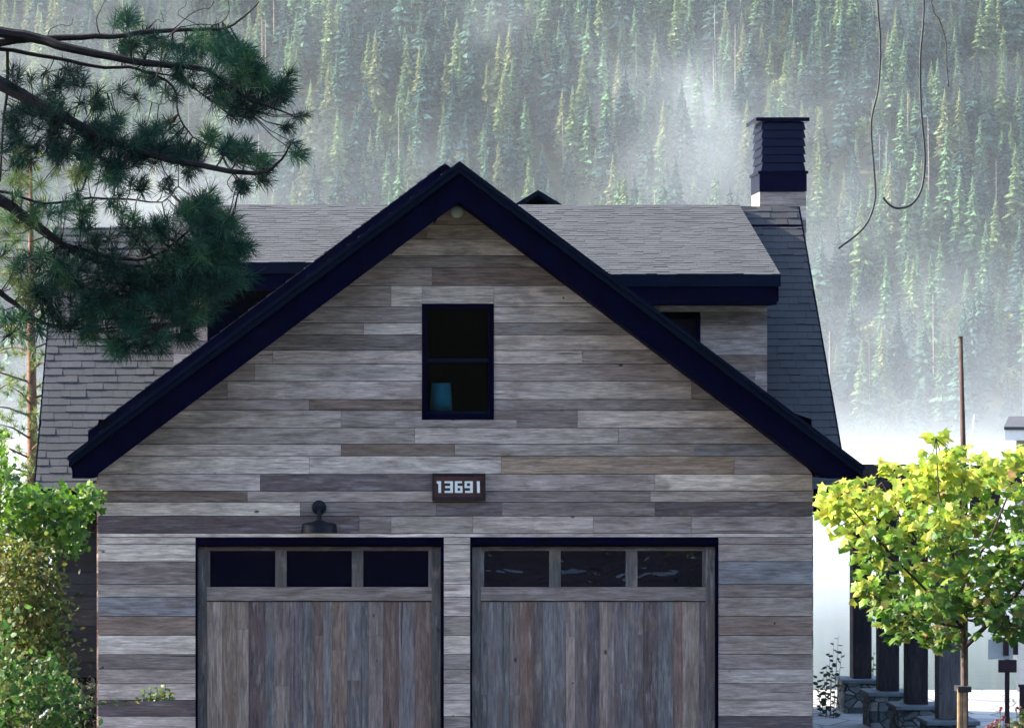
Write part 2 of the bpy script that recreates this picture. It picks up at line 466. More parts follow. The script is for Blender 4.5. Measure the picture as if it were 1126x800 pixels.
while yy < SH + 520:
    xx = -0.115 * yy - 30
    while xx < 0.255 * yy + 45:
        x = xx + rf.uniform(-4.2, 4.2); y = yy + rf.uniform(-4.2, 4.2)
        clear = mn.noise(Vector((x * .011, y * .011, 40)))
        if clear > -0.56:
            h = 17 + 21 * rf.random() ** 1.3 + 8 * max(0, mn.noise(Vector((x * .015, y * .015, 21)))) * (0.85 if y < SH + 25 else 1.0)
            if rf.random() < .12: h *= .55
            bl = rf.random() < (.16 if y < SH + 70 else .07) + .25 * max(0, mn.noise(Vector((x * .02, y * .02, 70))))
            if bl: h = rf.uniform(8, 15)
            cand.append((x, y, hz(x, y) - .3, h, rf.random() < 0.06 and not bl, rf.random() + (2 if bl else 0)))
        xx += STEP
    yy += STEP
info = []
for q in cand:
    x, y, z, h, sn, u = q
    px = VX + x * F / y; pt = HY - (z + h - CZ) * F / y; pb = HY - (z - CZ) * F / y
    vis = 0
    if -8 < px < 1134 and u < 2: vis = max(0, min(pb, sil(px), 520) - max(pt, 0))
    info.append((vis, q))
order = sorted(range(len(info)), key=lambda i: -min(info[i][0], 400) - (0.25 * (1500 - info[i][1][1]) if info[i][0] > 45 else 0))
big = set(order[:285])
pm = [arr_mesh('far_conifer' if i < 8 else 'far_broadleaf_tree', a) for i, a in enumerate(protos)]; sm = [arr_mesh('dead_conifer', a) for a in snags]
sv, sf, scol, base = [], [], [], 0
def tris(a):
    t = []
    for f in a[1]:
        for i in range(1, len(f) - 1): t += [f[0], f[i], f[i + 1]]
    return np.array(t, dtype=np.int32)
PT = [tris(a) for a in protos]; ST = [tris(a) for a in snags]
PVA = [np.array(a[0], dtype=np.float32) for a in protos]; SVA = [np.array(a[0], dtype=np.float32) for a in snags]
PCA = [np.array(a[2], dtype=np.float32) for a in protos]; SCA = [np.array(a[2], dtype=np.float32) for a in snags]
GK = [0, 0, 1, 1, 0, 0, 1, 2, 3, 3, 3]
TL = ['dark green conifer standing on the misty far hillside', 'brighter green conifer standing on the misty far hillside',
      'yellow green conifer standing on the misty far hillside', 'pale rounded broadleaf tree among the conifers of the far hillside']
for i, (vis, (x, y, z, h, sn, u)) in enumerate(info):
    ro = u * 6.28
    patch = mn.noise(Vector((x * .012, y * .012, 7)))  # shifts tree tint by area, painting in dark and sunlit patches
    if sn: k = int(u * 3) % 3
    elif u >= 2: k = 8 + int((u - 2) * 3) % 3
    else: k = int((u * 0.75 + (patch + .5) * 0.45) * 8) % 8
    if i in big:
        o = bpy.data.objects.new('dead_conifer' if sn else ('far_conifer' if k < 8 else 'far_broadleaf_tree'), sm[k] if sn else pm[k]); COL.objects.link(o)
        o.location = (x, y, z); o.rotation_euler = (0, 0, ro); o.scale = (h, h, h)
        if sn: tag(o, 'bare pale dead conifer trunk among the green trees across the lake', 'tree', 'dead conifers on the far hillside')
        else: tag(o, TL[GK[k]], 'tree', ['dark conifers on the far hillside', 'brighter conifers on the far hillside', 'yellow green conifers on the far hillside', 'rounded broadleaf trees on the far hillside'][GK[k]])
    else:
        va, ta, ca_ = (SVA[k], ST[k], SCA[k]) if sn else (PVA[k], PT[k], PCA[k])
        cs, sn_ = math.cos(ro), math.sin(ro)
        sv.append(np.stack([va[:, 0]*cs - va[:, 1]*sn_, va[:, 0]*sn_ + va[:, 1]*cs, va[:, 2]], 1) * h + np.array([x, y, z], dtype=np.float32))
        scol.append(ca_); sf.append(ta + base); base += len(va)
me = bpy.data.meshes.new('distant_forest')
sv = np.concatenate(sv).astype(np.float32); scol = np.concatenate(scol); sf = np.concatenate(sf)
me.vertices.add(len(sv)); me.vertices.foreach_set('co', sv.ravel())
me.loops.add(len(sf)); me.loops.foreach_set('vertex_index', sf)
me.polygons.add(len(sf) // 3); me.polygons.foreach_set('loop_start', np.arange(0, len(sf), 3, dtype=np.int32))
me.update(calc_edges=True)
at = me.color_attributes.new('tint', 'FLOAT_COLOR', 'POINT'); at.data.foreach_set('color', scol.ravel())
me.materials.append(M['conifer'])
o = bpy.data.objects.new('distant_forest', me); COL.objects.link(o); kind(o, 'stuff')
tag(o, 'mass of conifers covering the misty hillside beyond the lake', 'forest')

# ------------------------------------------------------------------ air: haze and mist
mb = MB(); mb.box(-700, 950, -300, 1800, -14, 560)
hm = NT('haze'); hm.t.nodes.remove(hm.b)
pv = hm.n('ShaderNodeVolumePrincipled'); pv.inputs['Density'].default_value = 0.00003
pv.inputs['Color'].default_value = (0.80, 0.88, 1.0, 1); pv.inputs['Anisotropy'].default_value = 0.25
hm.l(pv.outputs[0], hm.out.inputs['Volume'])
kind(mb.build('haze', hm.m), 'stuff')

mb = MB(); mb.box(-330, 560, 180, 1230, LAKE + 0.05, 190)
mm = NT('mist'); mm.t.nodes.remove(mm.b)
pv = mm.n('ShaderNodeVolumePrincipled'); pv.inputs['Color'].default_value = (0.86, 0.92, 1.0, 1); pv.inputs['Anisotropy'].default_value = 0.3
tc = mm.n('ShaderNodeTexCoord'); sp = mm.n('ShaderNodeSeparateXYZ'); mm.l(tc.outputs['Object'], sp.inputs[0])
zr = mm.math('SUBTRACT', sp.outputs[2], LAKE)
low = mm.math('EXPONENT', mm.math('MULTIPLY', zr, -1 / 7.5))
low2 = mm.math('EXPONENT', mm.math('MULTIPLY', zr, -1 / 24.0))
big_n = mm.noise(mm.coord((1, 0.8, 1.0)), 0.0125, 4, 0.6, 0.5)
wisp = mm.math('MULTIPLY', mm.ramp(big_n, [(0.55, 0.0), (0.69, 1.0)]), 0.0085)
# drifting banks keep to the slope: they thin out with height above the hill
above = mm.math('SUBTRACT', zr, mm.math('MULTIPLY', mm.math('SUBTRACT', sp.outputs[1], SH), 0.52))
wf = mm.math('MULTIPLY', wisp, mm.math('EXPONENT', mm.math('MULTIPLY', mm.math('MAXIMUM', above, 0.0), -1 / 38.0)))
banks = None
soft = mm.ramp(mm.noise(mm.coord((1, .8, 1.2)), 0.030, 4, 0.62, 0.6), [(0.40, 0.0), (0.66, 1.0)])
for (bx_, by_, bz_, rx_, ry_, rz_, amp) in ((-22, 1040, 72, 60, 40, 22, 1.0), (128, 1085, 92, 45, 40, 30, 1.0), (168, 1010, 60, 30, 35, 40, .7), (190, 960, 22, 60, 40, 22, .8), (80, 1150, 122, 70, 40, 16, .7), (-70, 1130, 110, 50, 40, 16, .8)):
    s1_ = mm.n('ShaderNodeVectorMath', operation='SUBTRACT'); mm.l(tc.outputs['Object'], s1_.inputs[0]); s1_.inputs[1].default_value = (bx_, by_, bz_)
    s2_ = mm.n('ShaderNodeVectorMath', operation='DIVIDE'); mm.l(s1_.outputs[0], s2_.inputs[0]); s2_.inputs[1].default_value = (rx_, ry_, rz_)
    s3_ = mm.n('ShaderNodeVectorMath', operation='DOT_PRODUCT'); mm.l(s2_.outputs[0], s3_.inputs[0]); mm.l(s2_.outputs[0], s3_.inputs[1])
    g_ = mm.math('MULTIPLY', mm.math('EXPONENT', mm.math('MULTIPLY', s3_.outputs['Value'], -1.0)), amp * 0.010)
    banks = g_ if banks is None else mm.math('ADD', banks, g_)
wf = mm.math('ADD', wf, mm.math('MULTIPLY', banks, soft))
wf = mm.math('ADD', wf, mm.math('MULTIPLY', mm.math('EXPONENT', mm.math('MULTIPLY', zr, -1 / 2.2)), 0.0055))
den = mm.math('ADD', mm.math('ADD', mm.math('MULTIPLY', low, 0.0008), mm.math('ADD', mm.math('MULTIPLY', low2, 0.00034), 0.00001)), wf)
mm.l(den, pv.inputs['Density']); mm.l(pv.outputs[0], mm.out.inputs['Volume'])
o = mb.build('mist', mm.m); kind(o, 'stuff'); tag(o, 'pale mist drifting over the lake and up the forested slope', 'mist')
cy.volume_step_rate = 1.0; cy.volume_max_steps = 128

# ------------------------------------------------------------------ the house
DW = 34.0                               # distance of the garage front
def X(px, d): return (px - VX) * d / F
def Z(py, d): return CZ - (py - HY) * d / F
rb = random.Random(11)
LIGHT = (0.547, 0.432, 0.372); PALE = (0.664, 0.531, 0.444); MID = (0.356, 0.278, 0.242); GREY = (0.251, 0.194, 0.173)
DARK = (0.136, 0.102, 0.104); TAN = (0.404, 0.271, 0.192); BROWN = (0.234, 0.160, 0.127); BLUE = (0.226, 0.209, 0.215); VDARK = (0.10, 0.085, 0.105)
def jit(c, r, k=0.16):
    g = r.uniform(1 - k, 1 + k)
    return (c[0]*g*r.uniform(.97, 1.03), c[1]*g, c[2]*g*r.uniform(.97, 1.03), r.random())

def split_rows(rows, x0, x1, r, lo=1.2, hi=3.4):
    out = []
    for a, b in rows:
        x = x0 - r.uniform(0, hi)
        while x < x1:
            n = x + r.uniform(lo, hi); out.append((a, b, x, n, None)); x = n
    return out

house = thing('house', (1.7, 34, 0), 'weathered grey board house with dark navy gable trim and two plank garage doors', 'house')

# --- garage front: reclaimed boards, row heights and the boards one notices taken from the photograph
PXR = [196, 214, 231, 247, 263, 281, 294, 314, 337.5, 355, 368, 385, 400, 419, 439, 451, 470, 488, 501, 521, 539.5, 551.8, 567, 586,
       590.4, 598, 617, 642, 656, 677, 698, 719, 735, 751, 769, 787, 803, 820, 842]
SPEC = {263: [(430, 620, PALE)], 281: [(400, 640, MID)], 294: [(370, 475, MID), (475, 640, BROWN)],
        314: [(300, 430, MID), (430, 464, PALE), (543, 700, LIGHT)],
        337.5: [(300, 464, MID), (543, 720, LIGHT)], 355: [(300, 400, MID), (400, 464, PALE), (543, 700, MID)],
        385: [(300, 464, LIGHT), (543, 640, LIGHT), (640, 720, MID)], 400: [(280, 464, LIGHT), (543, 800, MID)],
        419: [(250, 464, LIGHT), (543, 760, LIGHT)],
        439: [(180, 340, MID), (340, 470, BROWN), (470, 900, GREY)],
        451: [(150, 375, LIGHT), (375, 540, MID), (540, 635, GREY), (635, 900, LIGHT)],
        470: [(130, 456, MID), (456, 680, LIGHT), (680, 900, MID)],
        488: [(120, 375, LIGHT), (375, 500, BROWN), (500, 763, MID), (763, 900, BLUE)],
        501: [(100, 340, PALE), (340, 551, LIGHT), (551, 807, TAN), (807, 900, MID)],
        521: [(100, 286, LIGHT), (286, 476, DARK), (476, 720, MID), (720, 900, PALE)],
        539.5: [(100, 272, BROWN), (272, 476, MID), (476, 715, GREY), (715, 900, MID)],
        551.8: [(100, 330, PALE), (330, 480, GREY), (480, 552, DARK), (552, 720, GREY), (720, 900, DARK)],
        567: [(100, 395, DARK), (395, 430, GREY), (430, 520, MID), (520, 652, LIGHT), (652, 760, MID), (760, 900, MID)],
        586: [(100, 500, PALE), (500, 900, LIGHT)],
        590.4: [(100, 215, PALE), (488, 517, LIGHT), (790, 900, GREY)], 598: [(100, 215, PALE), (488, 517, LIGHT), (790, 900, MID)],
        617: [(100, 215, GREY), (488, 517, LIGHT), (790, 900, BLUE)], 642: [(100, 215, MID), (488, 517, PALE), (790, 900, GREY)],
        656: [(100, 215, BLUE), (488, 517, LIGHT), (790, 900, MID)], 677: [(100, 215, BROWN), (488, 517, MID), (790, 900, BROWN)],
        698: [(100, 215, PALE), (488, 517, LIGHT), (790, 900, MID)], 719: [(100, 215, GREY), (488, 517, MID), (790, 900, MID)],
        735: [(100, 215, MID), (488, 517, MID), (790, 900, LIGHT)], 751: [(100, 215, LIGHT), (488, 517, LIGHT), (790, 900, MID)],
        769: [(100, 215, DARK), (488, 517, PALE), (790, 900, LIGHT)], 787: [(100, 215, LIGHT), (488, 517, MID), (790, 900, DARK)]}
xl, xr, xp = X(108, DW), X(893, DW), X(505, 33.4)
zp = Z(179, 33.4); SL = 0.752
def line(x): return zp - SL * abs(x - xp)
OPEN = [(X(464, DW), X(543, DW), Z(461, DW), Z(334, DW)), (X(215, DW), X(488, DW), -1, Z(590.4, DW)), (X(517, DW), X(790, DW), -1, Z(590.4, DW))]
mb = MB()
def board(z0, z1, a, b, c):
    """one board, its ends cut to the roof slope"""
    g = 0.0034
    z0 += g; z1 -= g; a += 0.0015; b -= 0.0015
    def lim(z):
        dx = (zp - 0.36 - z) / SL
        return max(xl, xp - dx), min(xr, xp + dx)
    l0, r0 = lim(z0); l1, r1 = lim(z1)
    q = [(max(a, l0), z0), (min(b, r0), z0), (min(b, r1), z1), (max(a, l1), z1)]
    if q[0][0] >= q[1][0] - .01: return
    if q[3][0] >= q[2][0]:
        m = min(max((q[2][0] + q[3][0]) / 2, q[0][0]), q[1][0]); q[2] = (m + .002, z1); q[3] = (m - .002, z1)
    mb.prism(q, DW - rb.uniform(0, 0.012), DW + 0.03, c)
for i in range(len(PXR) - 1):
    z1, z0 = Z(PXR[i], DW), Z(PXR[i + 1], DW)
    if PXR[i + 1] > 835: z0 = 0.0
    spec = SPEC.get(PXR[i])
    if spec:
        segs = [(X(a, DW), X(b, DW), c) for a, b, c in spec]; fill = []; e = xl
        for a, b_, c in segs + [(xr, xr, None)]:
            if a - e > .02: fill.append((e, a, rb.choice([MID, LIGHT, GREY])))
            e = max(e, b_)
        segs += fill
    else:
        segs = []; x = xl - rb.uniform(0, 1.5)
        while x < xr:
            n = x + rb.uniform(1.0, 3.0); segs.append((x, n, rb.choice([MID, LIGHT, GREY, MID, BROWN, LIGHT]))); x = n
    for a, b, c in segs:
        col = jit(c, rb, .12)
        parts = [(a, b)]
        for (ox0, ox1, oz0, oz1) in OPEN:
            if oz0 - .03 < (z0 + z1) / 2 < oz1:
                np_ = []
                for p, q in parts:
                    if q <= ox0 or p >= ox1: np_.append((p, q))
                    else:
                        if p < ox0: np_.append((p, ox0))
                        if q > ox1: np_.append((ox1, q))
                parts = np_
            elif oz0 < z1 and z0 < oz1: pass
        for p, q in parts: 
            zz0, zz1 = z0, z1
            for (ox0, ox1, oz0, oz1) in OPEN:
                if q > ox0 + .02 and p < ox1 - .02:
                    if z0 < oz1 < z1: zz0 = oz1
                    elif z0 < oz0 < z1: zz1 = oz0
            board(zz0, zz1, p, q, col)
board(Z(470, DW), OPEN[0][2], OPEN[0][0] - .3, OPEN[0][1] + .25, jit(MID, rb))
gw = mb.build('garage_wall', M['siding'], house)
# framing behind the boards (dark), with the openings left free
mb = MB(); yb0, yb1 = DW + .032, DW + .16
wx0, wx1, wz0, wz1 = OPEN[0]; d0, d1 = OPEN[1], OPEN[2]; zt = d0[3]
mb.box(xl, d0[0], yb0, yb1, 0, zt); mb.box(d0[1], d1[0], yb0, yb1, 0, zt); mb.box(d1[1], xr, yb0, yb1, 0, zt)
mb.box(xl, xr, yb0, yb1, zt + .002, wz0)
lo = zp - .38
def hw(z): return (lo - z) / SL
mb.prism([(max(xl, xp - hw(wz0)), wz0 + .002), (wx0, wz0 + .002), (wx0, wz1), (xp - hw(wz1), wz1), (xl, lo - SL*(xp - xl))], yb0, yb1)
mb.prism([(wx1, wz0 + .002), (xr, wz0 + .002), (xr, lo - SL*(xr - xp)), (xp + hw(wz1), wz1), (wx1, wz1)], yb0, yb1)
mb.prism([(xp - hw(wz1), wz1 + .002), (xp + hw(wz1), wz1 + .002), (xp, lo)], yb0, yb1)
# garage side walls, loft floor and the back of the loft room
mb.box(xl + .004, xl + .12, yb1 + .002, 40.2, 0, 3.1); mb.box(xr - .12, xr - .004, yb1 + .002, 40.2, 0, 3.1)
mb.box(xl + .13, xr - .13, yb1 + .002, 40.2, 2.72, 2.82); mb.prism([(xl + .13, 2.83), (xr - .13, 2.83), (xr - .13, line(xr) - .3), (xp, zp - .3), (xl + .13, line(xl) - .3)], 36.4, 36.5)
mb.build('wall_framing', M['black'], house)
mb = MB(); r2 = random.Random(4)
for sx in (0, 1):
    for k in range(15):
        for (a, b) in ((DW + .03, 36.5), (36.5, 40.25)):
            c = jit(r2.choice([MID, GREY, LIGHT, BROWN]), r2)
            x = xl if sx == 0 else xr
            mb.box(x - (.018 if sx == 0 else 0), x + (0 if sx == 0 else .018), a + .002, b - .002, .21*k + .003, .21*k + .207, c)
mb.build('side_boards', M['siding'], house)

# --- shingles
def roof_plane(o, u, s, n, wid, length, exp, base, r, right=None, wmin=.2, wmax=.42, contrast=.16, lift=1.0, jv=.006):
    """courses of laid shingles; each tab is a wedge of its own thickness"""
    mb = MB(); o, u, s, n = (Vector(q) for q in (o, u, s, n))
    k = 0; v = 0.0
    while v < length:
        v1 = min(v + exp * 1.25, length); a = -r.uniform(0, .3); 
        W_ = wid if right is None else right(v)
        while a < W_:
            b = a + r.uniform(wmin, wmax)
            x0, x1 = max(a, 0), min(b, W_)
            t = (.011 + (.006 if r.random() < .4 else 0.0) + r.uniform(0, .003)) * lift
            g = r.uniform(1 - contrast, 1 + contrast); col = (base[0]*g, base[1]*g, base[2]*g, r.random())
            if x1 - x0 > .01:
                jj = r.uniform(-jv, jv)
                p = [o + u*x0 + s*(v+jj) + n*t, o + u*(x1-.003) + s*(v+jj) + n*t, o + u*(x1-.003) + s*v1 + n*.003, o + u*x0 + s*v1 + n*.003,
                     o + u*x0 + s*(v+jj) - n*.01, o + u*(x1-.003) + s*(v+jj) - n*.01]
                q = [o + u*(x1-.003) + s*v1 - n*.01, o + u*x0 + s*v1 - n*.01]
                mb.mesh(p + q, [(0,1,2,3), (4,5,1,0), (5,6,2,1), (7,4,0,3)], col)
            a = b
        v += exp; k += 1
    return mb
c45 = math.sqrt(.5)
GREYR = (0.042, 0.043, 0.049); LILAC = (0.047, 0.047, 0.050)
# --- garage roof: a front bay and, behind it, a slightly taller one
def gable_roof(x0, x1, xm, zm, y0, y1, name, seed, trim_clip=None):
    rr = random.Random(seed); ln = math.hypot(1, SL)
    mb = MB()
    for sgn, xe in ((-1, x0), (1, x1)):
        ze = zm - SL * abs(xe - xm)
        mb.prism([(xm, zm), (xe, ze), (xe, ze - .12), (xm, zm - .12)], y0 + .012, y1)
    deck = mb.build(name, M['navy'], house)
    sh = MB()
    for sgn, xe in ((-1, x0), (1, x1)):
        L = abs(xe - xm) * ln
        m = roof_plane((xe, y1 if sgn > 0 else y0, zm - SL*abs(xe - xm)) if sgn < 0 else (xe, y0, zm - SL*abs(xe-xm)),
                       (0, -1, 0) if False else (0, 1, 0), Vector((-sgn, 0, SL)).normalized(), Vector((sgn*SL, 0, 1)).normalized(),
                       y1 - y0, L, .14, GREYR, rr)
        # shift to start at y0
        if sgn < 0: pass
        sh.mesh(m.v, m.f); sh.c[-len(m.v):] = m.c
    sh.build('shingles', M['shingle'], deck)
    return deck
xL, xR = X(76, 33.4), X(948, 33.4)
gable_roof(xL, xR, xp, zp, 33.4, 36.74, 'garage_roof', 21)
yb = 36.7; xpb = X(489, yb); zpb = Z(180, yb)
xLb = xpb - (zpb - 3.45) / SL; xRb = xpb + (zpb - 3.5) / SL
gable_roof(xLb + .25, xRb, xpb, zpb, yb, 43.4, 'connecting_roof', 22)
mb = MB()
mb.prism([(xLb + .25, zpb - SL*(xpb - xLb - .25)), (xpb, zpb), (xpb, zpb - .30), (xLb + .25, zpb - SL*(xpb - xLb - .25) - .3)], yb - .05, yb + .01)
mb.prism([(xRb, zpb - SL*(xRb - xpb)), (xpb + .001, zpb), (xpb + .001, zpb - .30), (xRb, zpb - SL*(xRb - xpb) - .3)], yb - .05, yb + .01)
mb.build('connecting_rake_trim', M['navy'], house)

clipz = 3.155
for sgn, xe in ((-1, xL), (1, xR)):
    def pt(x, off): return (x, line(x) + off)
    lowx = xp + sgn * (zp - .425 - clipz) / SL
    mb = MB()
    mb.prism([pt(xe, -.03), pt(xp, -.03), pt(xp, -.425), (lowx, clipz), (xe - sgn*.05, clipz)], 33.40, 33.435)
    ra = mb.build('rake_board', M['navy'], house)
    mb = MB(); e2 = xe + sgn * .012
    mb.prism([(e2, line(e2) + .012), (xp, zp + .012), (xp, zp - .035), (e2, line(e2) - .035)], 33.315, 33.398)
    mb.prism([(xe, line(xe) - .036), (xp, zp - .036), (xp, zp - .112), (xe, line(xe) - .112)], 33.35, 33.398)
    mb.build('rake_moulding', M['moulding'], ra)
    mb = MB()
    mb.prism([(xp, zp - .36), (lowx, clipz + .06), (lowx, clipz + .02), (xp, zp - .40)], 33.437, 34.02)
    wx = xl if sgn < 0 else xr
    mb.box(min(xe - sgn*.06, wx + sgn*.004), max(xe - sgn*.06, wx + sgn*.004), 33.437, 40.0, clipz + .004, clipz + .03)
    mb.build('soffit', M['navy'], house)
    mb = MB(); ex0 = xe - sgn*.03
    mb.box(min(ex0, ex0 - sgn*.025), max(ex0, ex0 - sgn*.025), 33.44, 39.9, clipz, line(xe) - .005)
    mb.build('eave_fascia', M['navy'], house)
# small round fixture under the peak
mb = MB(); vx, vz = X(503, 33.9), Z(232.5, 33.9)
mb.lathe([(.068, 33.995), (.068, 33.95), (.055, 33.93), (.03, 33.92), (.001, 33.918)], vx, vz, 24, 'y')
tag(mb.build('ceiling_fixture', M['fixture'], None, True), 'small round frosted light fixture under the peak of the navy gable', 'light fixture')

# --- window in the gable
wf = MB(); t = .055
y0, y1 = DW - .022, DW + .10
wf.box(wx0 - 0, wx0 + t, y0, y1, wz0, wz1) if False else None
wx0, wx1, wz0, wz1 = OPEN[0]
wx0 += .002; wx1 -= .002; wz0 += .002; wz1 -= .002
wf.box(wx0, wx0 + t, y0, y1, wz0, wz1); wf.box(wx1 - t, wx1, y0, y1, wz0, wz1)
wf.box(wx0 + t, wx1 - t, y0, y1, wz1 - t, wz1); wf.box(wx0 + t, wx1 - t, y0, y1, wz0, wz0 + .065)
win = wf.build('gable_window', M['navy'], house, bevel=.004)
zm_ = Z(396, DW)
s_ = MB(); s_.box(wx0 + t, wx1 - t, DW + .02, DW + .06, zm_ - .022, zm_ + .022)
s_.box(wx0 + t, wx1 - t, DW + .03, DW + .055, wz0 + .065, wz0 + .09)
s_.build('sash_rail', M['moulding'], win)
for a, b in ((zm_ + .022, wz1 - t), (wz0 + .09, zm_ - .022)):
    p = MB(); p.box(wx0 + t, wx1 - t, DW + .035, DW + .042, a, b); p.build('window_pane', M['pane'], win)
# lamp standing in the loft behind that window
lx, ly = X(485, 34.28), 34.3
lamp = thing('table_lamp', (lx, ly, 2.82), 'teal lampshade seen low in the left of the dark gable window', 'lamp')
m = MB(); zb, ztop = Z(451, 34.28), Z(421, 34.28)
m.lathe([(.125, zb), (.12, zb + .1), (.105, ztop), (.10, ztop)], lx, ly, 28); m.build('lamp_shade', M['teal'], lamp, True)
m = MB(); m.lathe([(.09, 2.822), (.09, 2.84), (.02, 2.87), (.035, 3.1), (.05, 3.3), (.02, zb - .1), (.012, zb + .05)], lx, ly, 20); m.build('lamp_base', M['metal'], lamp, True)

# --- number sign
sg = thing('house_number_sign', (X(504, DW), DW - .02, Z(535, DW)), 'small dark brown wooden sign reading 13691 in white above the garage doors', 'sign')
sx0, sx1, sz0, sz1 = X(475, DW), X(533.5, DW), Z(550, DW), Z(520, DW)
m = MB(); m.box(sx0 + .02, sx1 - .025, DW - .045, DW - .009, sz0 + .045, sz1 - .02); m.build('sign_board', M['sign_wood'], sg)
m = MB()
m.box(sx0, sx0 + .02, DW - .065, DW - .009, sz0, sz1); m.box(sx1 - .025, sx1, DW - .065, DW - .009, sz0, sz1)
m.box(sx0 + .02, sx1 - .025, DW - .065, DW - .009, sz1 - .02, sz1); m.box(sx0 + .02, sx1 - .025, DW - .065, DW - .009, sz0, sz0 + .045)
m.build('sign_frame', M['sign_edge'], sg, bevel=.004)
def digit(ch, x, w_, zb, h, t=.030):
    m = MB(); yf, yk = DW - .058, DW - .0455
    def bx(a, b, c, d): m.box(x + a, x + b, yf, yk, zb + c, zb + d)
    u = .022; hm_ = h / 2
    if ch == '1f':
        bx(.012, .012 + t, 0, h); m.prism([(x - .006, zb + h), (x + .0115, zb + h), (x + .0115, zb + h - .03), (x - .006, zb + h - .022)], yf, yk)
    elif ch == '1': m.prism([(x, zb), (x + t, zb), (x + t - .003, zb + h), (x - .004, zb + h)], yf, yk)
    elif ch == '3':
        bx(w_ - t, w_, 0, h); bx(0, w_ - t - .0005, 0, u); bx(.006, w_ - t - .0005, hm_ - u/2, hm_ + u/2); bx(0, w_ - t - .0005, h - u, h)
    elif ch == '6':
        bx(0, t, 0, h); bx(t + .0005, w_, 0, u); bx(t + .0005, w_, hm_ - u/2, hm_ + u/2); bx(t + .0005, w_ - .006, h - u, h); bx(w_ - t + .004, w_, u + .0005, hm_ - u/2 - .0005)
    elif ch == '9':
        bx(w_ - t, w_, 0, h); bx(0, w_ - t - .0005, h - u, h); bx(0, w_ - t - .0005, hm_ - u/2, hm_ + u/2); bx(.006, w_ - t - .0005, 0, u); bx(0, t - .004, hm_ + u/2 + .0005, h - u - .0005)
    m.build('numeral', M['white'], sg)
zd, hd = Z(541.4, DW), .128
for ch, px, wpx in (('1f', 480.6, 4), ('3', 488.6, 9.2), ('6', 499.9, 8.4), ('9', 510.6, 9.0), ('1', 524.4, 4)):
    digit(ch, X(px, DW), wpx / 100, zd, hd)

# --- lamp over the left garage door
lx, lz = X(351, 33.8), Z(558, 33.9)
wl = thing('wall_lamp', (lx, DW - .01, lz), 'dark barn lamp with a wide drum shade above the left garage door', 'lamp')
m = MB(); m.lathe([(.08, DW - .008), (.08, DW - .03), (.062, DW - .045), (.03, DW - .052)], lx, lz, 28, 'y'); m.build('mounting_plate', M['metal'], wl, True)
m = MB(); m.tube([(lx, DW - .05, lz), (lx, DW - .13, lz + .015), (lx, DW - .21, lz + .0), (lx, DW - .255, lz - .05), (lx, DW - .26, lz - .13)], [.02, .022, .022, .022, .024], 12); m.build('lamp_arm', M['metal'], wl, True)
m = MB(); zs = Z(585.5, 33.74)
m.lathe([(.197, zs), (.20, zs + .006), (.188, zs + .09), (.165, zs + .107), (.07, zs + .122), (.035, zs + .14), (.03, zs + .17)], lx, DW - .26, 36)
sh = m.build('lamp_shade', M['metal'], wl)

# --- garage doors
def garage_door(x0, x1, seed, glass):
    r = random.Random(seed); yd = DW + .085; g = .004
    z1 = OPEN[1][3]
    m = MB()                           # jamb lining of the opening
    m.box(x0 + g, x0 + .022, DW - .004, yd + .12, 0, z1 - g); m.box(x1 - .03, x1 - g, DW - .004, yd + .12, 0, z1 - g)
    m.box(x0 + .023, x1 - .031, DW - .004, yd + .12, z1 - .085, z1 - g)
    dr = m.build('garage_door', M['navy'], house)
    a, b = x0 + .024, x1 - .032
    zt_ = Z(601, DW); zw1, zw0 = Z(605.5, DW), Z(645.5, DW); zr0 = Z(660.5, DW)
    cs = lambda c=GREY: jit(c, r, .14)
    BL = (0.115, 0.102, 0.098)
    for p, q in ((a, a + .098), (b - .098, b)):
        m = MB(); m.box(p, q, yd - .02, yd + .03, .01, zt_, cs(BL)); m.build('door_stile', M['door_wood'], dr)
    ia, ib = a + .0985, b - .0985
    m2 = MB(); m2.box(ia, ib, yd - .006, yd + .03, zw1, zt_, cs(DARK)); m2.build('door_rail', M['siding'], dr)
    m2 = MB(); m2.box(ia, ib, yd - .018, yd + .03, zr0, zw0, cs(GREY))
    wpan = (ib - ia - 0.035*2 - .125*2) / 3
    m2.build('door_rail', M['siding'], dr)
    def mull(p, q):
        m = MB(); m.box(p, q, yd - .01, yd + .03, zw0 + .001, zw1 - .001, cs(BL)); m.build('mullion', M['door_wood'], dr)
    x = ia; mull(x, x + .035); x += .035
    panes = []
    for i in range(3):
        panes.append((x + .0005, x + wpan - .0005)); x += wpan
        if i < 2: mull(x, x + .125); x += .125
    mull(x, x + .035)
    for i, (p, q) in enumerate(panes):
        m = MB(); m.box(p, q, yd + .012, yd + .02, zw0 + .001, zw1 - .001); m.build('window_pane', M['wavy'] if glass else M['glass'], dr)
    m = MB(); x = ia + .0005
    PAL = [(.150, .118, .112), (.175, .158, .155), (.125, .120, .135), (.205, .168, .145), (.155, .160, .175), (.105, .088, .096), (.235, .205, .19), (.165, .120, .108), (.135, .145, .158)]
    last = None
    while x < ib - .02:
        n = min(x + r.uniform(.075, .19), ib)
        if ib - n < .06: n = ib
        c = r.choice([p for p in PAL if p is not last]); last = c
        # some boards are made up of two lengths
        cut = [.012, zr0 - .012] if r.random() < .88 else [.012, r.uniform(.7, 1.5), zr0 - .012]
        dy = r.uniform(0, .006)
        for k in range(len(cut) - 1):
            m.box(x + .001, n - .001, yd - dy, yd + .03, cut[k] + .001, cut[k + 1] - .001, jit((c[0]*1.16, c[1]*.98, c[2]*.90), r, .2))
        x = n
    m.build('plank_panel', M['door_wood'], dr)
    m = MB(); m.box(x0 + .023, x1 - .031, yd + .031, yd + .06, .012, z1 - .09); m.build('door_backing', M['black'], dr)
    return dr
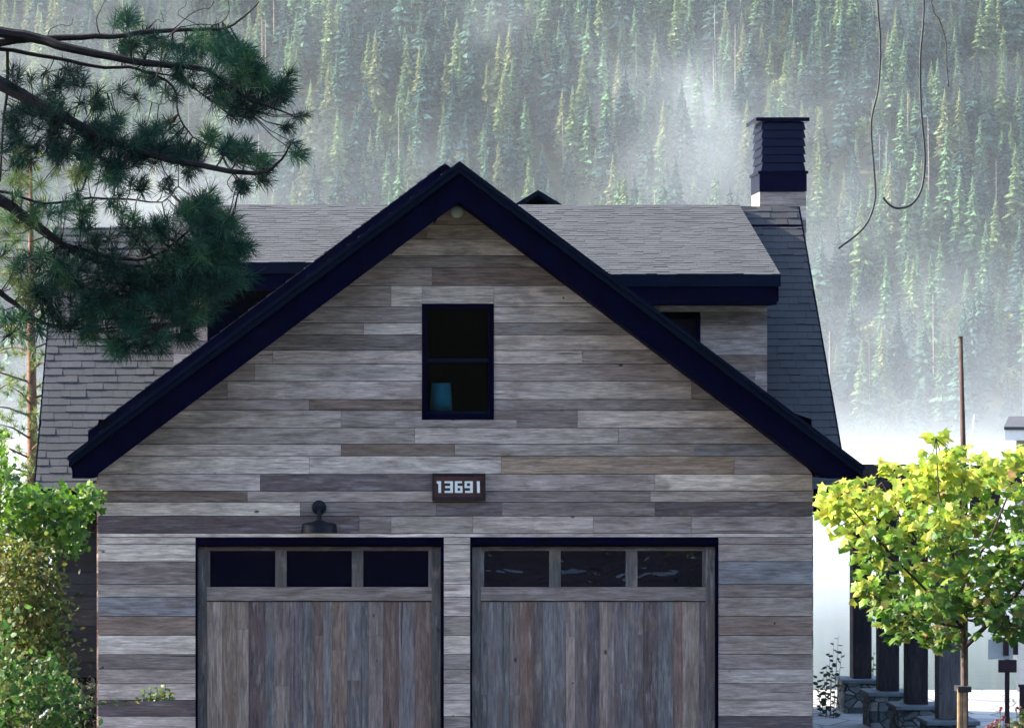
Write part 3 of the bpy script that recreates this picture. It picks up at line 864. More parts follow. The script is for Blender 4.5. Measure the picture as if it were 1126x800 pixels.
garage_door(OPEN[1][0], OPEN[1][1], 31, False)
garage_door(OPEN[2][0], OPEN[2][1], 37, True)

# --- main wing: body, roof, dormers, chimney
EY, EZ = 39.8, Z(538, 39.8); RY = 43.69; RZ = EZ + (RY - EY)
ML, MR = X(38.6, EY), 7.08
mb = MB(); mb.box(-3.15, 6.6, 40.3, 47.1, -.75, EZ)  # black body; its bare foot below the siding stands in for shade
for x in (-3.15, 6.45):
    v = [(x, 40.3, EZ), (x, 47.1, EZ), (x, 43.7, RZ - .45 if x > 0 else RZ - .65), (x + .15, 40.3, EZ), (x + .15, 47.1, EZ), (x + .15, 43.7, RZ - .45 if x > 0 else RZ - .65)]
    mb.mesh(v, [(0,2,1), (3,4,5), (0,3,5,2), (2,5,4,1)])
body = mb.build('main_wall', M['black'], house)
mb = MB(); r3 = random.Random(9); z = .42
DS = [(.013, .017, .026), (.009, .011, .022), (.005, .006, .018), (.017, .020, .025), (.011, .012, .018)]  # near-black blue board tones, much darker than the garage boards
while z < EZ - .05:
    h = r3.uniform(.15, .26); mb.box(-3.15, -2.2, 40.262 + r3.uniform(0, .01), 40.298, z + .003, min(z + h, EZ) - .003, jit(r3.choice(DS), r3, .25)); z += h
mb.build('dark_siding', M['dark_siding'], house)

UL = Vector((0, c45, c45)); NN = Vector((0, -c45, c45))
SXL = -1.73
m = roof_plane((ML, EY, EZ), (1, 0, 0), UL, NN, MR - ML, (RY - EY) / c45 - .42, .14, GREYR, random.Random(41), lift=1.0, wmin=.12, wmax=.30, contrast=.10)
m2 = roof_plane((SXL, EY + 3.62, EZ + 3.62), (1, 0, 0), UL, NN, MR - SXL, .40, .14, GREYR, random.Random(42), lift=1.0, wmin=.12, wmax=.30, contrast=.10)
m.mesh(m2.v, m2.f); m.c[-len(m2.v):] = m2.c
mr = MB()
def slab(x0, x1, ya, yb_, yc):
    """two slopes meeting at yb_"""
    za = EZ + (ya - EY); zr_ = EZ + (yb_ - EY); zc_ = zr_ - (yc - yb_)
    v = []
    for x in (x0, x1): v += [(x, ya, za), (x, yb_, zr_), (x, yc, zc_), (x, yc, zc_ - .16), (x, yb_, zr_ - .17), (x, ya, za - .16)]
    f = [tuple(range(6)), tuple(range(11, 5, -1))] + [(i, (i+1) % 6 , (i+1) % 6 + 6, i + 6) for i in range(6)]
    mr.mesh(v, f)
slab(ML, SXL - .002, EY, RY - .30, 47.6); slab(SXL, MR, EY, RY - .005, 47.6)
deck = mr.build('main_roof', M['navy'], house)
m.build('shingles', M['shingle'], deck)
mb = MB()     # ridge caps
for i in range(46):
    x = SXL + .02 + i * .19; 
    if x + .2 < 6.5: mb.mesh([(x, RY - .13, RZ - .115), (x + .2, RY - .13, RZ - .12), (x + .2, RY, RZ + .012), (x, RY, RZ + .02), (x + .2, RY + .14, RZ - .12), (x, RY + .14, RZ - .115)],
                           [(0,1,2,3), (3,2,4,5)], (*[q * random.Random(i).uniform(.6, .85) for q in GREYR], 0))
mb.build('ridge_cap', M['shingle'], deck)
mb = MB(); mb.box(ML, MR, EY - .03, EY - .002, EZ - .32, EZ - .01); mb.box(ML + .02, MR - .02, EY + .0, 40.25, EZ - .32, EZ - .29)
mb.build('eave_fascia', M['navy'], house)
for x in (ML - .02, MR - .005):
    mb = MB()
    mb.mesh([(x, EY, EZ + .012), (x, RY, RZ + .012), (x, RY, RZ - .24), (x, EY, EZ - .24), (x + .025, EY, EZ + .012), (x + .025, RY, RZ + .012), (x + .025, RY, RZ - .24), (x + .025, EY, EZ - .24)]
            if x > 0 else [(x, EY, EZ + .012), (x, RY - .3, RZ - .288), (x, RY - .3, RZ - .54), (x, EY, EZ - .24), (x + .018, EY, EZ + .012), (x + .018, RY - .3, RZ - .288), (x + .018, RY - .3, RZ - .54), (x + .018, EY, EZ - .24)],
            [(0,1,2,3), (7,6,5,4), (0,4,5,1), (1,5,6,2), (2,6,7,3), (3,7,4,0)])
    mb.build('rake_trim', M['navy'], house)

def dormer(x0, x1, ey, wallx0, wallx1, seed, fas, win_px, open_left):
    r = random.Random(seed); pitch = .308
    ez = RZ + .03 - (RY - .06 - ey) * pitch; wy = ey + .45
    m = MB(); z = 3.3; wt = ez - .30
    wxa, wxb, wza, wzb = win_px
    while z < wt:
        h = r.uniform(.15, .21); zz = min(z + h, wt)
        x = wallx0 - r.uniform(0, 1)
        while x < wallx1:
            n = x + r.uniform(1.2, 3.0); a, b = max(x, wallx0), min(n, wallx1)
            col = jit(r.choice([LIGHT, MID, MID, BROWN, GREY]), r)
            for p, q in ((a, min(b, wxa)), (max(a, wxb), b)) if (z + zz) / 2 > wza and (z + zz) / 2 < wzb else ((a, b),):
                if q - p > .01: m.box(p + .001, q - .001, wy - r.uniform(0, .006), wy + .03, z + .002, zz - .002, col)
            x = n
        z = zz
    d = m.build('dormer', M['siding'], house)
    m = MB(); m.box(wallx0 + .005, wallx1 - .005, wy + .031, wy + .15, 3.3, wt); m.box(wallx1 - .15, wallx1 - .004, wy + .15, RY - .6, 3.6, wt + .3)
    m.box(wallx0 + .004, wallx0 + .15, wy + .15, RY - .6, 3.6, wt + .3); m.build('dormer_framing', M['black'], d)
    ln = math.hypot(1, pitch); L = (RY - .06 - ey) * ln
    mm_ = roof_plane((x0, ey, ez), (1, 0, 0), Vector((0, 1, pitch)).normalized(), Vector((0, -pitch, 1)).normalized(), x1 - x0, L, .115, LILAC, r, lift=.6, contrast=.12, wmin=.10, wmax=.26, jv=.022)
    rf_ = MB(); v = []
    for x in (x0, x1): v += [(x, ey, ez), (x, RY - .06, ez + (RY - .06 - ey)*pitch), (x, RY - .06, ez + (RY - .06 - ey)*pitch - .10), (x, ey, ez - .10)]
    rf_.mesh(v, [(0,1,2,3), (7,6,5,4), (0,4,5,1), (1,5,6,2), (2,6,7,3), (3,7,4,0)])
    rfo = rf_.build('dormer_roof', M['navy'], d)
    mm_.build('dormer_shingles', M['shingle'], d)
    m = MB()
    m.box(x0 + .003, x1 - .003, ey - .035, ey - .002, ez - fas * .40, ez - .004)
    m.build('fascia_moulding', M['moulding'], d)
    m = MB(); m.box(x0 + .05, x1 - .05, ey - .012, ey + .03, ez - fas, ez - fas * .40 - .001)
    m.box(x0 + .06, x1 - .06, ey + .031, wy - .002, ez - fas, ez - fas + .03)
    for x in (x0 + .02, x1 - .045): m.mesh([(x, ey + .03, ez - fas*.9), (x, RY - .3, ez + (RY - .3 - ey)*pitch - .2), (x, RY - .3, ez + (RY - .3 - ey)*pitch - .1), (x, ey + .03, ez - .1),
            (x + .025, ey + .03, ez - fas*.9), (x + .025, RY - .3, ez + (RY - .3 - ey)*pitch - .2), (x + .025, RY - .3, ez + (RY - .3 - ey)*pitch - .1), (x + .025, ey + .03, ez - .1)],
            [(0,1,2,3), (7,6,5,4), (0,4,5,1), (1,5,6,2), (2,6,7,3), (3,7,4,0)])
    m.build('eave_fascia', M['navy'], d)
    m = MB(); t = .065
    m.box(wxa, wxa + t, wy - .03, wy + .029, wza, wzb); m.box(wxb - t, wxb, wy - .03, wy + .029, wza, wzb); m.box(wxa + t, wxb - t, wy - .03, wy + .029, wzb - t, wzb); m.box(wxa + t, wxb - t, wy - .03, wy + .029, wza, wza + t)
    if wxb - wxa > 1: m.box((wxa + wxb)/2 - .03, (wxa + wxb)/2 + .03, wy - .028, wy + .029, wza + t, wzb - t)
    m.build('window_frame', M['navy'], d)
    m = MB(); m.box(wxa + t, wxb - t, wy + .005, wy + .012, wza + t, wzb - t); m.build('window_pane', M['glass'], d)
    return d
dormer(1.75, 6.235, 39.9, 1.75, 6.13, 61, .39, (X(690, 40.35), X(770, 40.35), Z(420, 40.35), Z(345, 40.35)), False)
dormer(SXL, 1.70, 40.5, SXL + .09, 1.70, 62, .36, (X(228, 40.95), X(372, 40.95), Z(430, 40.95), Z(318, 40.95)), True)
# small gable showing over the ridge
ax, az = X(590, 46.3), Z(210.5, 46.3)
mb = MB(); sl2 = .60
mb.prism([(ax - 1.0, az - .6), (ax, az), (ax + 1.0, az - .6), (ax + 1.0, az - .68), (ax, az - .07), (ax - 1.0, az - .68)], 46.0, 49.5)
rg = mb.build('rear_gable_roof', M['moulding'], house)
mb = MB(); mb.prism([(ax - .9, az - .62), (ax, az - .075), (ax + .9, az - .62), (ax + .9, az - 3.0), (ax - .9, az - 3.0)], 46.3, 49.3)
mb.build('rear_gable_wall', M['navy'], rg)
# chimney
cy0, cy1 = 43.80, 44.60
def cx(px): return X(px, cy0)
def czz(py): return Z(py, cy0)
mb = MB(); r4 = random.Random(3); z = 5.0
while z < czz(211):
    h = r4.uniform(.13, .2); mb.box(cx(835.5), cx(886.5), cy0, cy1, z + .002, min(z + h, czz(211)), jit(r4.choice([LIGHT, PALE, MID]), r4)); z += h
ch = mb.build('chimney', M['siding'], house)
mb = MB(); mb.box(cx(835), cx(887), cy0 - .012, cy1 + .012, czz(210.6), czz(191.4)); mb.box(cx(833.5), cx(888.5), cy0 - .03, cy1 + .03, czz(191.2), czz(188))
mb.build('chimney_band', M['chimney_metal'], ch)
mb = MB(); z = czz(187.8); n_ = 6; hh = (czz(134) - z) / n_
for i in range(n_):
    a, b = z + hh*i, z + hh*(i + 1) - .008
    x0, x1, t = cx(838.5), cx(884), .022
    v = [(x0 - t, cy0 - t, a), (x1 + t, cy0 - t, a), (x1 + t, cy1 + t, a), (x0 - t, cy1 + t, a), (x0, cy0, b), (x1, cy0, b), (x1, cy1, b), (x0, cy1, b)]
    mb.mesh(v, [(0,3,2,1),(4,5,6,7),(0,1,5,4),(1,2,6,5),(2,3,7,6),(3,0,4,7)])
mb.box(cx(839), cx(883.5), cy0 + .004, cy1 - .004, z, czz(134))
mb.build('louvre_housing', M['chimney_metal'], ch)
mb = MB(); mb.box(cx(831), cx(889.5), cy0 - .05, cy1 + .12, czz(133.6), czz(129.4)); mb.build('chimney_cap', M['chimney_metal'], ch)
# ------------------------------------------------------------------ yard and planting
# --- pergola
pg = thing('pergola', (8.38, 42, -.57), 'dark timber pergola on stone pier bases beside the house, partly behind the maple', 'pergola')
for d in (46.0, 43.9, 41.9, 39.85):
    m = MB(); m.box(8.38 - .14, 8.38 + .14, d - .14, d + .14, -.068, 2.66, (.022 if d > 40 else .10, .020 if d > 40 else .09, .028 if d > 40 else .095, random.Random(int(d*10)).random()))
    m.build('post', M['post'], pg, bevel=.008)
    m = MB(); m.box(8.38 - .30, 8.38 + .31, d - .31, d + .31, -.60, -.128)
    bs = m.build('stone_base', M['stone'], pg, bevel=.02)
    m = MB(); m.box(8.38 - .34, 8.38 + .35, d - .35, d + .35, -.127, -.07); m.build('base_cap', M['stone_cap'], bs, bevel=.01)
DT = (.030, .022, .026, .3)
for x in (8.22, 8.50):
    m = MB(); m.box(x - .05, x + .05, 37.6, 47.4, 2.665, 2.93, DT); m.build('beam', M['post'], pg)
for d in (46.3, 45.2, 44.1, 43.0, 41.9, 40.8, 39.7, 38.6):
    m = MB(); m.box(7.15, 10.1, d - .05, d + .05, 2.935, 3.10, DT); m.build('rafter', M['post'], pg)

# --- leaves
def leaf_pts(shape, c, nrm, up, s, r):
    """outline of one leaf in the plane given by its normal and its long axis"""
    u = up.normalized(); w = nrm.cross(u).normalized(); nn = nrm
    if shape == 'maple':
        o = [(0, -.05), (.18, -.12), (.42, -.18), (.36, .06), (.62, .30), (.34, .32), (.28, .50), (0, .82), (-.28, .50), (-.34, .32), (-.62, .30), (-.36, .06), (-.42, -.18), (-.18, -.12)]
    elif shape == 'ivy':
        o = [(0, -.1), (.32, -.14), (.30, .10), (.46, .28), (.20, .42), (0, .78), (-.20, .42), (-.46, .28), (-.30, .10), (-.32, -.14)]
    else:
        o = [(0, -.05), (.22, .12), (.27, .38), (.14, .66), (0, .85), (-.14, .66), (-.27, .38), (-.22, .12)]
    k = r.uniform(-.3, .8)
    return [c + (w * a + u * b - nn * (k * a * a + k * .5 * b * b)) * s for a, b in o]
def rvec(r):
    while True:
        v = Vector((r.uniform(-1, 1), r.uniform(-1, 1), r.uniform(-1, 1)))
        if .05 < v.length < 1: return v.normalized()
def leaf_fan(mb, pts, c, col):
    n = len(mb.v); mb.v.append(tuple(c)); mb.c.append(col)
    mb.v += [tuple(p) for p in pts]; mb.c += [col] * len(pts)
    k = len(pts)
    for i in range(k): mb.f.append((n, n + 1 + i, n + 1 + (i + 1) % k))

# --- maple: a clump-by-clump crown on real limbs
rm = random.Random(8); MD = 29.0
root = P(1060, 905, MD)
maple = thing('maple_tree', (root.x, MD, 0), 'young maple with yellow green leaves and a thin trunk, right of the house', 'tree')
trunk = MB(); fork = P(1060, 712, MD)
trunk.tube([P(1061, 906, MD), P(1060, 800, MD), P(1060.5, 757, MD), fork, P(1058, 640, MD), P(1056, 560, MD), P(1058, 505, MD)], [.036, .031, .029, .027, .018, .011, .005], 9, (.075, .050, .040, 0))
limbs = []
def limb(p, rad):
    trunk.tube(p, rad, 7, (.040, .028, .026, 0)); limbs.extend(p)
limb([fork, P(1080, 692, 28.9), P(1104, 668, 28.8), P(1128, 640, 28.7), P(1165, 590, 28.7)], [.024, .022, .020, .016, .008])
limb([P(1059, 690, MD), P(1030, 660, 28.7), P(990, 620, 28.5), P(950, 575, 28.6), P(925, 545, 28.6)], [.016, .014, .011, .008, .004])
limb([P(1058, 660, MD), P(1020, 610, 29.2), P(985, 560, 29.2), P(970, 530, 29.3)], [.014, .012, .009, .004])
limb([P(1057, 640, MD), P(1090, 590, 28.6), P(1110, 540, 28.6), P(1120, 500, 28.6)], [.014, .011, .008, .004])
limb([P(1058, 650, MD), P(1045, 600, 28.4), P(1032, 540, 28.4), P(1029, 482, 28.5)], [.014, .011, .007, .004])
limb([P(1058, 690, MD), P(1010, 680, 28.5), P(975, 665, 28.4), P(955, 650, 28.4)], [.012, .010, .007, .004])
limb([P(1060, 680, MD), P(1100, 690, 28.4), P(1135, 690, 28.3)], [.012, .010, .005])
clumps = [ # px, py, radius px, leaves
 (925,545,22,34),(915,560,16,20),(948,540,20,30),(975,515,12,12),(962,560,26,40),(985,545,22,34),(1008,545,24,40),(1030,480,13,16),(1024,500,9,8),(1040,505,14,16),(1062,500,18,22),(1033,520,22,32),
 (1050,530,26,44),(1080,525,24,36),(1096,515,18,22),(1108,530,22,34),(1122,505,18,24),(1130,540,26,40),(945,590,24,34),(958,620,22,32),(975,600,28,46),(1005,585,30,56),(1035,575,30,60),(1065,565,32,60),(1095,570,30,60),(1125,580,30,52),
 (952,650,18,26),(970,650,24,38),(985,690,16,22),(975,675,18,26),(1000,640,28,48),(1030,625,32,64),(1062,615,34,70),(1095,615,32,64),(1125,625,30,54),(1020,670,26,44),(1028,700,18,26),(1048,665,26,44),(1075,655,30,52),(1105,655,30,50),(1130,665,28,44),
 (1045,700,16,22),(1010,690,18,24),(1088,685,20,26),(1115,690,22,28),(1140,600,34,50),(1150,560,34,50),(1165,630,38,60),(1175,580,30,44),(905,548,8,6),(918,585,7,5),(1012,655,20,30),(932,565,14,14),
 (1000,515,9,7),(1010,528,14,14)]
lv = MB(); tw = MB()
for (px, py, rr_, n) in clumps:
    dm = MD + rm.uniform(-.75, .55)
    c0 = P(px, py, dm)
    if len(limbs):
        q = min(limbs, key=lambda a: (a - c0).length)
        mid = (q + c0) / 2 + Vector((0, 0, -.04))
        tw.tube([q, mid, c0], [.006, .0045, .002], 4, (.05, .035, .025, 0), False)
    for i in range(int(n * 2.0 * rm.uniform(.45, 1.15))):
        v = rvec(rm); R_ = rr_ * MD / F * (rm.random() ** .4)
        p = c0 + Vector((v.x, v.y * 1.5, v.z * .9)) * R_
        up_ = Vector((v.x * .7 + rm.uniform(-.6, .6), rm.uniform(-.7, .4), -.55 + rm.uniform(-.5, .4)))
        nm = Vector((rm.uniform(-.7, .5), rm.uniform(-1, .1), rm.uniform(.1, 1.1))).normalized()
        up_ = (up_ - nm * up_.dot(nm))
        if up_.length < .05: continue
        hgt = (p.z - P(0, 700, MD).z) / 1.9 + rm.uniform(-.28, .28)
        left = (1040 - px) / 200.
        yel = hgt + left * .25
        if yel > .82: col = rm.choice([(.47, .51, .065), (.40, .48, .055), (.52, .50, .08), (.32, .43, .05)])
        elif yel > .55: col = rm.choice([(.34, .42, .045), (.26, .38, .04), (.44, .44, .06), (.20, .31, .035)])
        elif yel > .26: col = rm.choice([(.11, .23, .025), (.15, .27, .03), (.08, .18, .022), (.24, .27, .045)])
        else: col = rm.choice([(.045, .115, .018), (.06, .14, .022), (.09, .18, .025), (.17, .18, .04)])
        if rm.random() < .012: col = (.45, .27, .13)
        g = rm.uniform(.85, 1.15); col = (col[0]*g, col[1]*g, col[2]*g, 0)
        s = rm.uniform(.072, .125)
        leaf_fan(lv, leaf_pts('maple', p, nm, up_, s, rm), p + up_.normalized() * s * .2, col)
lv.build('crown', M['leaf'], maple)
trunk.mesh(tw.v, tw.f, tw.c[0]); trunk.build('trunk', M['bark'], maple)
# stakes and tie
for px in (1055, 1060.3):
    m = MB(); a = P(px, 757, MD - .09); m.tube([(a.x, a.y, 0), (a.x, a.y, a.z * .6), tuple(a)], [.022, .022, .021], 8)
    tag(m.build('tree_stake', M['stake']), ('left' if px < 1057 else 'right') + ' one of the two short tan stakes tied to the maple trunk', 'stake', 'stakes at the maple trunk')
m = MB(); a = P(1057.8, 756, MD - .03); m.box(a.x - .055, a.x + .07, a.y - .09, a.y + .09, a.z - .03, a.z + .02)
tag(m.build('tree_tie', M['cable']), 'dark strap tying the maple trunk to its stakes', 'tie')
m = MB(); a = P(1056.3, 371, 29.6); b = P(1060.5, 545, 29.6)
m.tube([(b.x + .01, 29.6, 0), tuple(b), tuple(a)], [.032, .029, .019], 10)
m.tube([tuple(a), tuple(a + Vector((0, 0, .012)))], [.026, .026], 10)
tag(m.build('pole', M['pole'], None, True), 'tall thin brown wooden pole rising out of the top of the maple', 'pole')
m = MB(); m.tube([P(1066, 545, 29.9), P(1066.5, 510, 29.9), P(1069, 480, 29.9), P(1071, 456, 29.9)], [.006, .006, .005, .003], 5)
m.tube([P(1066, 545, 29.9), P(1062, 640, 29.5), P(1060, 690, 29.1)], [.006, .008, .01], 5)
tag(m.build('bare_shoot', M['bark']), 'thin bare grey shoot standing right beside the tall brown pole', 'shoot')

# --- sign post, right of the maple trunk
sp = thing('sign_post', (X(1107.5, 36), 36, 0), 'maroon post carrying a pale grey board and a black plate, right of the maple trunk', 'sign post')
m = MB(); m.box(X(1105.2, 36), X(1109.6, 36), 35.975, 36.022, 0, Z(676, 36)); m.build('post', M['sign_dark'], sp)
m = MB(); m.box(X(1086, 36), X(1113, 36), 35.955, 35.973, Z(724, 36), Z(702, 36)); m.build('board', M['sign_pale'], sp, bevel=.003)
m = MB(); m.box(X(1097, 36), X(1117, 36), 35.95, 35.973, Z(738.5, 36), Z(724.6, 36)); m.build('plate', M['sign_dark'], sp, bevel=.003)
m = MB(); m.box(X(1102, 36), X(1108, 36), 35.938, 35.954, Z(720, 36), Z(700, 36)); m.box(X(1113.4, 36), X(1118.5, 36), 35.95, 35.99, Z(719, 36), Z(701, 36)); m.build('bracket', M['sign_dark'], sp)
m = MB(); m.box(X(1121.5, 37), X(1126, 37), 36.97, 37.03, 0, Z(755, 37)); m.box(X(1120.5, 37), X(1127, 37), 36.96, 37.04, Z(755, 37) + .001, Z(752, 37))
tag(m.build('bollard_post', M['sign_dark']), 'short maroon post with a flat cap at the right edge, beyond the sign post', 'post')

# --- neighbour's house at the right edge
nh = thing('neighbour_house', (X(1117.5, 60), 60, -1.5), 'pale house with a dark roof edge, mostly hidden behind the maple at the right edge', 'house')
r5 = random.Random(6); m = MB(); x0 = X(1117.5, 60); z = -3.5
while z < Z(486, 60):
    m.box(x0, 23, 60 + r5.uniform(0, .004), 60.1, z, z + .197, (.62, .60, .57, r5.random())); z += .2
m.box(x0, 23, 60.1, 67, -3.5, Z(486, 60), (.6, .58, .55, 0)); m.build('wall', tint_mat('pale_lap_siding', .6, .08), nh)
m = MB(); e = X(1113, 59.4); ze = Z(469, 59.4)
m.mesh([(e, 59.4, ze), (24, 59.4, ze), (24, 63.5, ze + .20), (e, 63.5, ze + .20), (e, 67.6, ze), (24, 67.6, ze), (e, 59.4, ze - .06), (24, 59.4, ze - .06), (24, 67.6, ze - .06), (e, 67.6, ze - .06)],
       [(0,1,2,3), (3,2,5,4), (6,9,8,7), (0,6,7,1), (4,5,8,9), (0,3,4,9,6), (1,7,8,5,2)]); m.c = [(.05, .05, .06, 0)] * len(m.c); m.build('roof', M['shingle'], nh)
m = MB(); m.box(e + .02, 24, 59.42, 59.47, ze - .26, ze - .062); m.box(e + .03, 24, 59.48, 59.99, ze - .25, ze - .22); m.build('fascia', M['white'], nh); nh.rotation_euler = (0, 0, -R(14.2))

# --- shrub by the pergola base
def leafy_stem(mb_s, mb_l, pts, n, size, r, pal, shape='oval'):
    mb_s.tube(pts, [.006] * (len(pts) - 1) + [.002], 4, (.03, .03, .02, 0), False)
    for i in range(n):
        t = (i + .5) / n * (len(pts) - 1) * r.uniform(.96, 1.0); k = min(int(t), len(pts) - 2); p = Vector(pts[k]).lerp(Vector(pts[k + 1]), t - k)
        d = Vector((1 if i % 2 else -1, r.uniform(-.6, .6), r.uniform(-.1, .7))).normalized(); nm = (rvec(r) * .5 + Vector((0, -.6, .7))).normalized()
        u = d - nm * d.dot(nm); c = r.choice(pal); g = r.uniform(.8, 1.2)
        leaf_fan(mb_l, leaf_pts(shape, p, nm, u, size * r.uniform(.7, 1.25), r), p + u * size * .3, (c[0]*g, c[1]*g, c[2]*g, 0))
r6 = random.Random(12)
shr = thing('shrub', (X(915, 45.2), 45.2, -.57), 'dark sparse shrub of upright stems between the garage corner and the first stone pier', 'shrub')
s1, l1 = MB(), MB()
for (bx, tx, ty) in ((912, 917, 704), (916, 922, 698), (908, 909, 730), (904, 898, 742), (914, 912, 716), (918, 926, 712), (906, 901, 752), (910, 905, 735)):
    d = 45.2 + r6.uniform(-.3, .3)
    leafy_stem(s1, l1, [P(bx, 797, d), P((bx + tx)/2, (790 + ty)/2, d), P(tx, ty, d)], 13, .09, r6, [(.020, .040, .022), (.03, .05, .025)])
s1.build('stems', M['bark'], shr); l1.build('foliage', M['leaf'], shr)
sh2 = thing('shrub', (X(958, 47), 47, -.57), 'dark thin shrub showing between the first two pergola posts', 'shrub')
s1, l1 = MB(), MB()
for (bx, tx, ty) in ((957, 956, 722), (959, 961, 712), (961, 959, 732)):
    leafy_stem(s1, l1, [P(bx, 780, 47.2), P((bx + tx)/2, (780 + ty)/2, 47.2), P(tx, ty, 47.2)], 10, .09, r6, [(.03, .07, .025), (.03, .05, .025)])
s1.build('stems', M['bark'], sh2); l1.build('foliage', M['leaf'], sh2)

# --- flowering bush, bottom right
r7 = random.Random(15)
fb = thing('flowering_bush', (X(1110, 31), 31, 0), 'bush with dusky pink blossoms in the bottom right corner below the sign', 'bush')
s1, l1, p1 = MB(), MB(), MB()
for i in range(60):
    px = r7.uniform(1082, 1150); py = 812 - abs(r7.gauss(0, 9)) - (px - 1082) * .35; d = 31 + r7.uniform(-.35, .35)
    if i < 46: leafy_stem(s1, l1, [P(px + r7.uniform(-6, 6), 880, d), P(px, py + 30, d), P(px, py, d)], 14, .07, r7, [(.10, .14, .035), (.16, .17, .05), (.08, .11, .03), (.22, .15, .06)])
for (px, py, q) in ((1100, 779, 5), (1103, 789, 5), (1096, 793, 6), (1090, 797, 6), (1086, 799, 5), (1106, 797, 4), (1118, 779, 5), (1093, 801, 6), (1122, 778, 3)):
    c = P(px, py, 30.6)
    for k in range(26):
        v = rvec(r7); pal = r7.choice([(.30, .11, .12), (.22, .07, .09), (.38, .19, .19), (.30, .15, .12)])
        leaf_fan(p1, leaf_pts('oval', c + v * q * .009 * .4, v, v.orthogonal(), q * .009 * .75, r7), c + v * q * .0045, (*pal, 0))
    s1.tube([P(px, 880, 30.7), P(px, 830, 30.65), c], [.005, .004, .003], 4, (.05, .06, .03, 0), False)
s1.build('stems', M['bark'], fb); l1.build('foliage', M['leaf'], fb); p1.build('blossoms', M['petal'], fb)

# --- greenery on the left: climbing vine, olive hedge, rose bush
def leaf_mass(mb, ells, d0, dj, size, shape, pal, r, nm_bias=(0, -.7, .6), mult=1.0):
    for (px, py, rx, ry, n) in ells:
        for i in range(int(n * mult)):
            a, b = r.gauss(0, .5), r.gauss(0, .5)
            p = P(px + a*rx, py + b*ry, d0 + r.uniform(-dj, dj))
            nm = (rvec(r) * .75 + Vector(nm_bias)).normalized(); u = rvec(r) + Vector((0, 0, -.5)); u = u - nm * u.dot(nm)
            if u.length < .05: continue
            c = r.choice(pal); g = r.uniform(.75, 1.25); s = size * r.uniform(.65, 1.3)
            leaf_fan(mb, leaf_pts(shape, p, nm, u, s, r), p + u.normalized() * s * .25, (c[0]*g, c[1]*g, c[2]*g, 0))
r8 = random.Random(23)
vine = thing('climbing_vine', (X(20, 30), 30, 0), 'bright green climbing vine with broad leaves, reaching to the lower left roof corner', 'vine')
l1, s1 = MB(), MB()
G1 = [(0.097, 0.214, 0.021), (0.138, 0.265, 0.024), (0.065, 0.151, 0.018), (0.194, 0.29, 0.03), (0.081, 0.176, 0.018), (0.041, 0.101, 0.015)]
leaf_mass(l1, [(88, 549, 20, 16, 100), (62, 552, 26, 18, 90), (38, 562, 34, 26, 150), (8, 550, 18, 36, 100), (4, 512, 10, 24, 46), (78, 575, 20, 26, 90), (52, 585, 30, 26, 110), (18, 585, 30, 26, 130), (98, 540, 10, 12, 36), (86, 598, 10, 12, 30), (30, 540, 18, 10, 30), (-20, 560, 30, 70, 150), (2, 480, 6, 14, 12)], 30, .35, .082, 'ivy', G1, r8, mult=1.45)
for (a, b, c) in (((10, 900), (15, 620), (40, 560)), ((5, 900), (0, 600), (2, 480)), ((20, 900), (40, 600), (95, 545)), ((-30, 900), (-25, 640), (-20, 540)), ((15, 620), (50, 565), (70, 590))):
    s1.tube([P(*a, 30.2), P(*b, 30.1), P(*c, 30)], [.016, .012, .005], 6, (.11, .075, .055, 0), False)
s1.build('stems', M['bark'], vine); l1.build('foliage', M['leaf'], vine)
hedge = thing('hedge', (X(20, 29.6), 29.6, 0), 'olive and rust coloured tall hedge at the left edge, below the bright vine', 'hedge')
l1, s1 = MB(), MB()
O1 = [(.12, .15, .025), (.15, .16, .03), (.09, .13, .02), (.17, .15, .035), (.05, .08, .015), (.14, .10, .03), (.10, .16, .025), (.05, .075, .015)]
leaf_mass(l1, [(20, 620, 36, 30, 420), (30, 665, 36, 34, 520), (32, 710, 40, 34, 520), (42, 745, 34, 26, 330), (0, 680, 36, 70, 420), (-25, 700, 30, 80, 300), (56, 690, 16, 40, 200), (62, 730, 14, 22, 120), (60, 650, 14, 30, 150), (20, 650, 44, 50, 600), (40, 720, 40, 40, 500), (48, 610, 20, 20, 150), (66, 770, 12, 18, 80)], 29.7, .4, .060, 'oval', O1, r8, mult=1.5)
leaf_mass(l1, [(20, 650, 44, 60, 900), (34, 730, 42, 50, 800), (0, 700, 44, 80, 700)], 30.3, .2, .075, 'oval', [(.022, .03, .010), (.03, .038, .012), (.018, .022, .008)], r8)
for k in range(26):
    px = r8.uniform(-30, 62); s1.tube([P(px*.7, 905, 29.8), P(px, 760, 29.8), P(px + r8.uniform(-8, 8), r8.uniform(610, 700), 29.8)], [.012, .008, .003], 5, (.12, .085, .06, 0), False)
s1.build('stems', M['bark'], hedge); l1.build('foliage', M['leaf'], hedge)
rose = thing('rose_bush', (X(30, 28.6), 28.6, 0), 'green bush with white flowers and a long shoot, below the olive hedge', 'bush')
l1, s1, p1 = MB(), MB(), MB()
G2 = [(0.039, 0.105, 0.019), (0.055, 0.138, 0.022), (0.028, 0.072, 0.017), (0.077, 0.149, 0.028), (0.110, 0.132, 0.033)]
leaf_mass(l1, [(30, 770, 44, 24, 360), (50, 740, 28, 24, 170), (10, 740, 30, 34, 230), (60, 790, 34, 16, 190), (-10, 790, 36, 36, 260), (72, 765, 16, 18, 70), (4, 690, 16, 24, 60)], 28.7, .35, .078, 'oval', G2, r8)
sh_ = [P(50, 800, 28.5), P(75, 784, 28.4), P(105, 774, 28.4), P(140, 770, 28.4), P(170, 768, 28.4), P(188, 762, 28.4)]
s1.tube(sh_, [.008, .007, .006, .005, .004, .002], 5, (.09, .10, .04, 0), False)
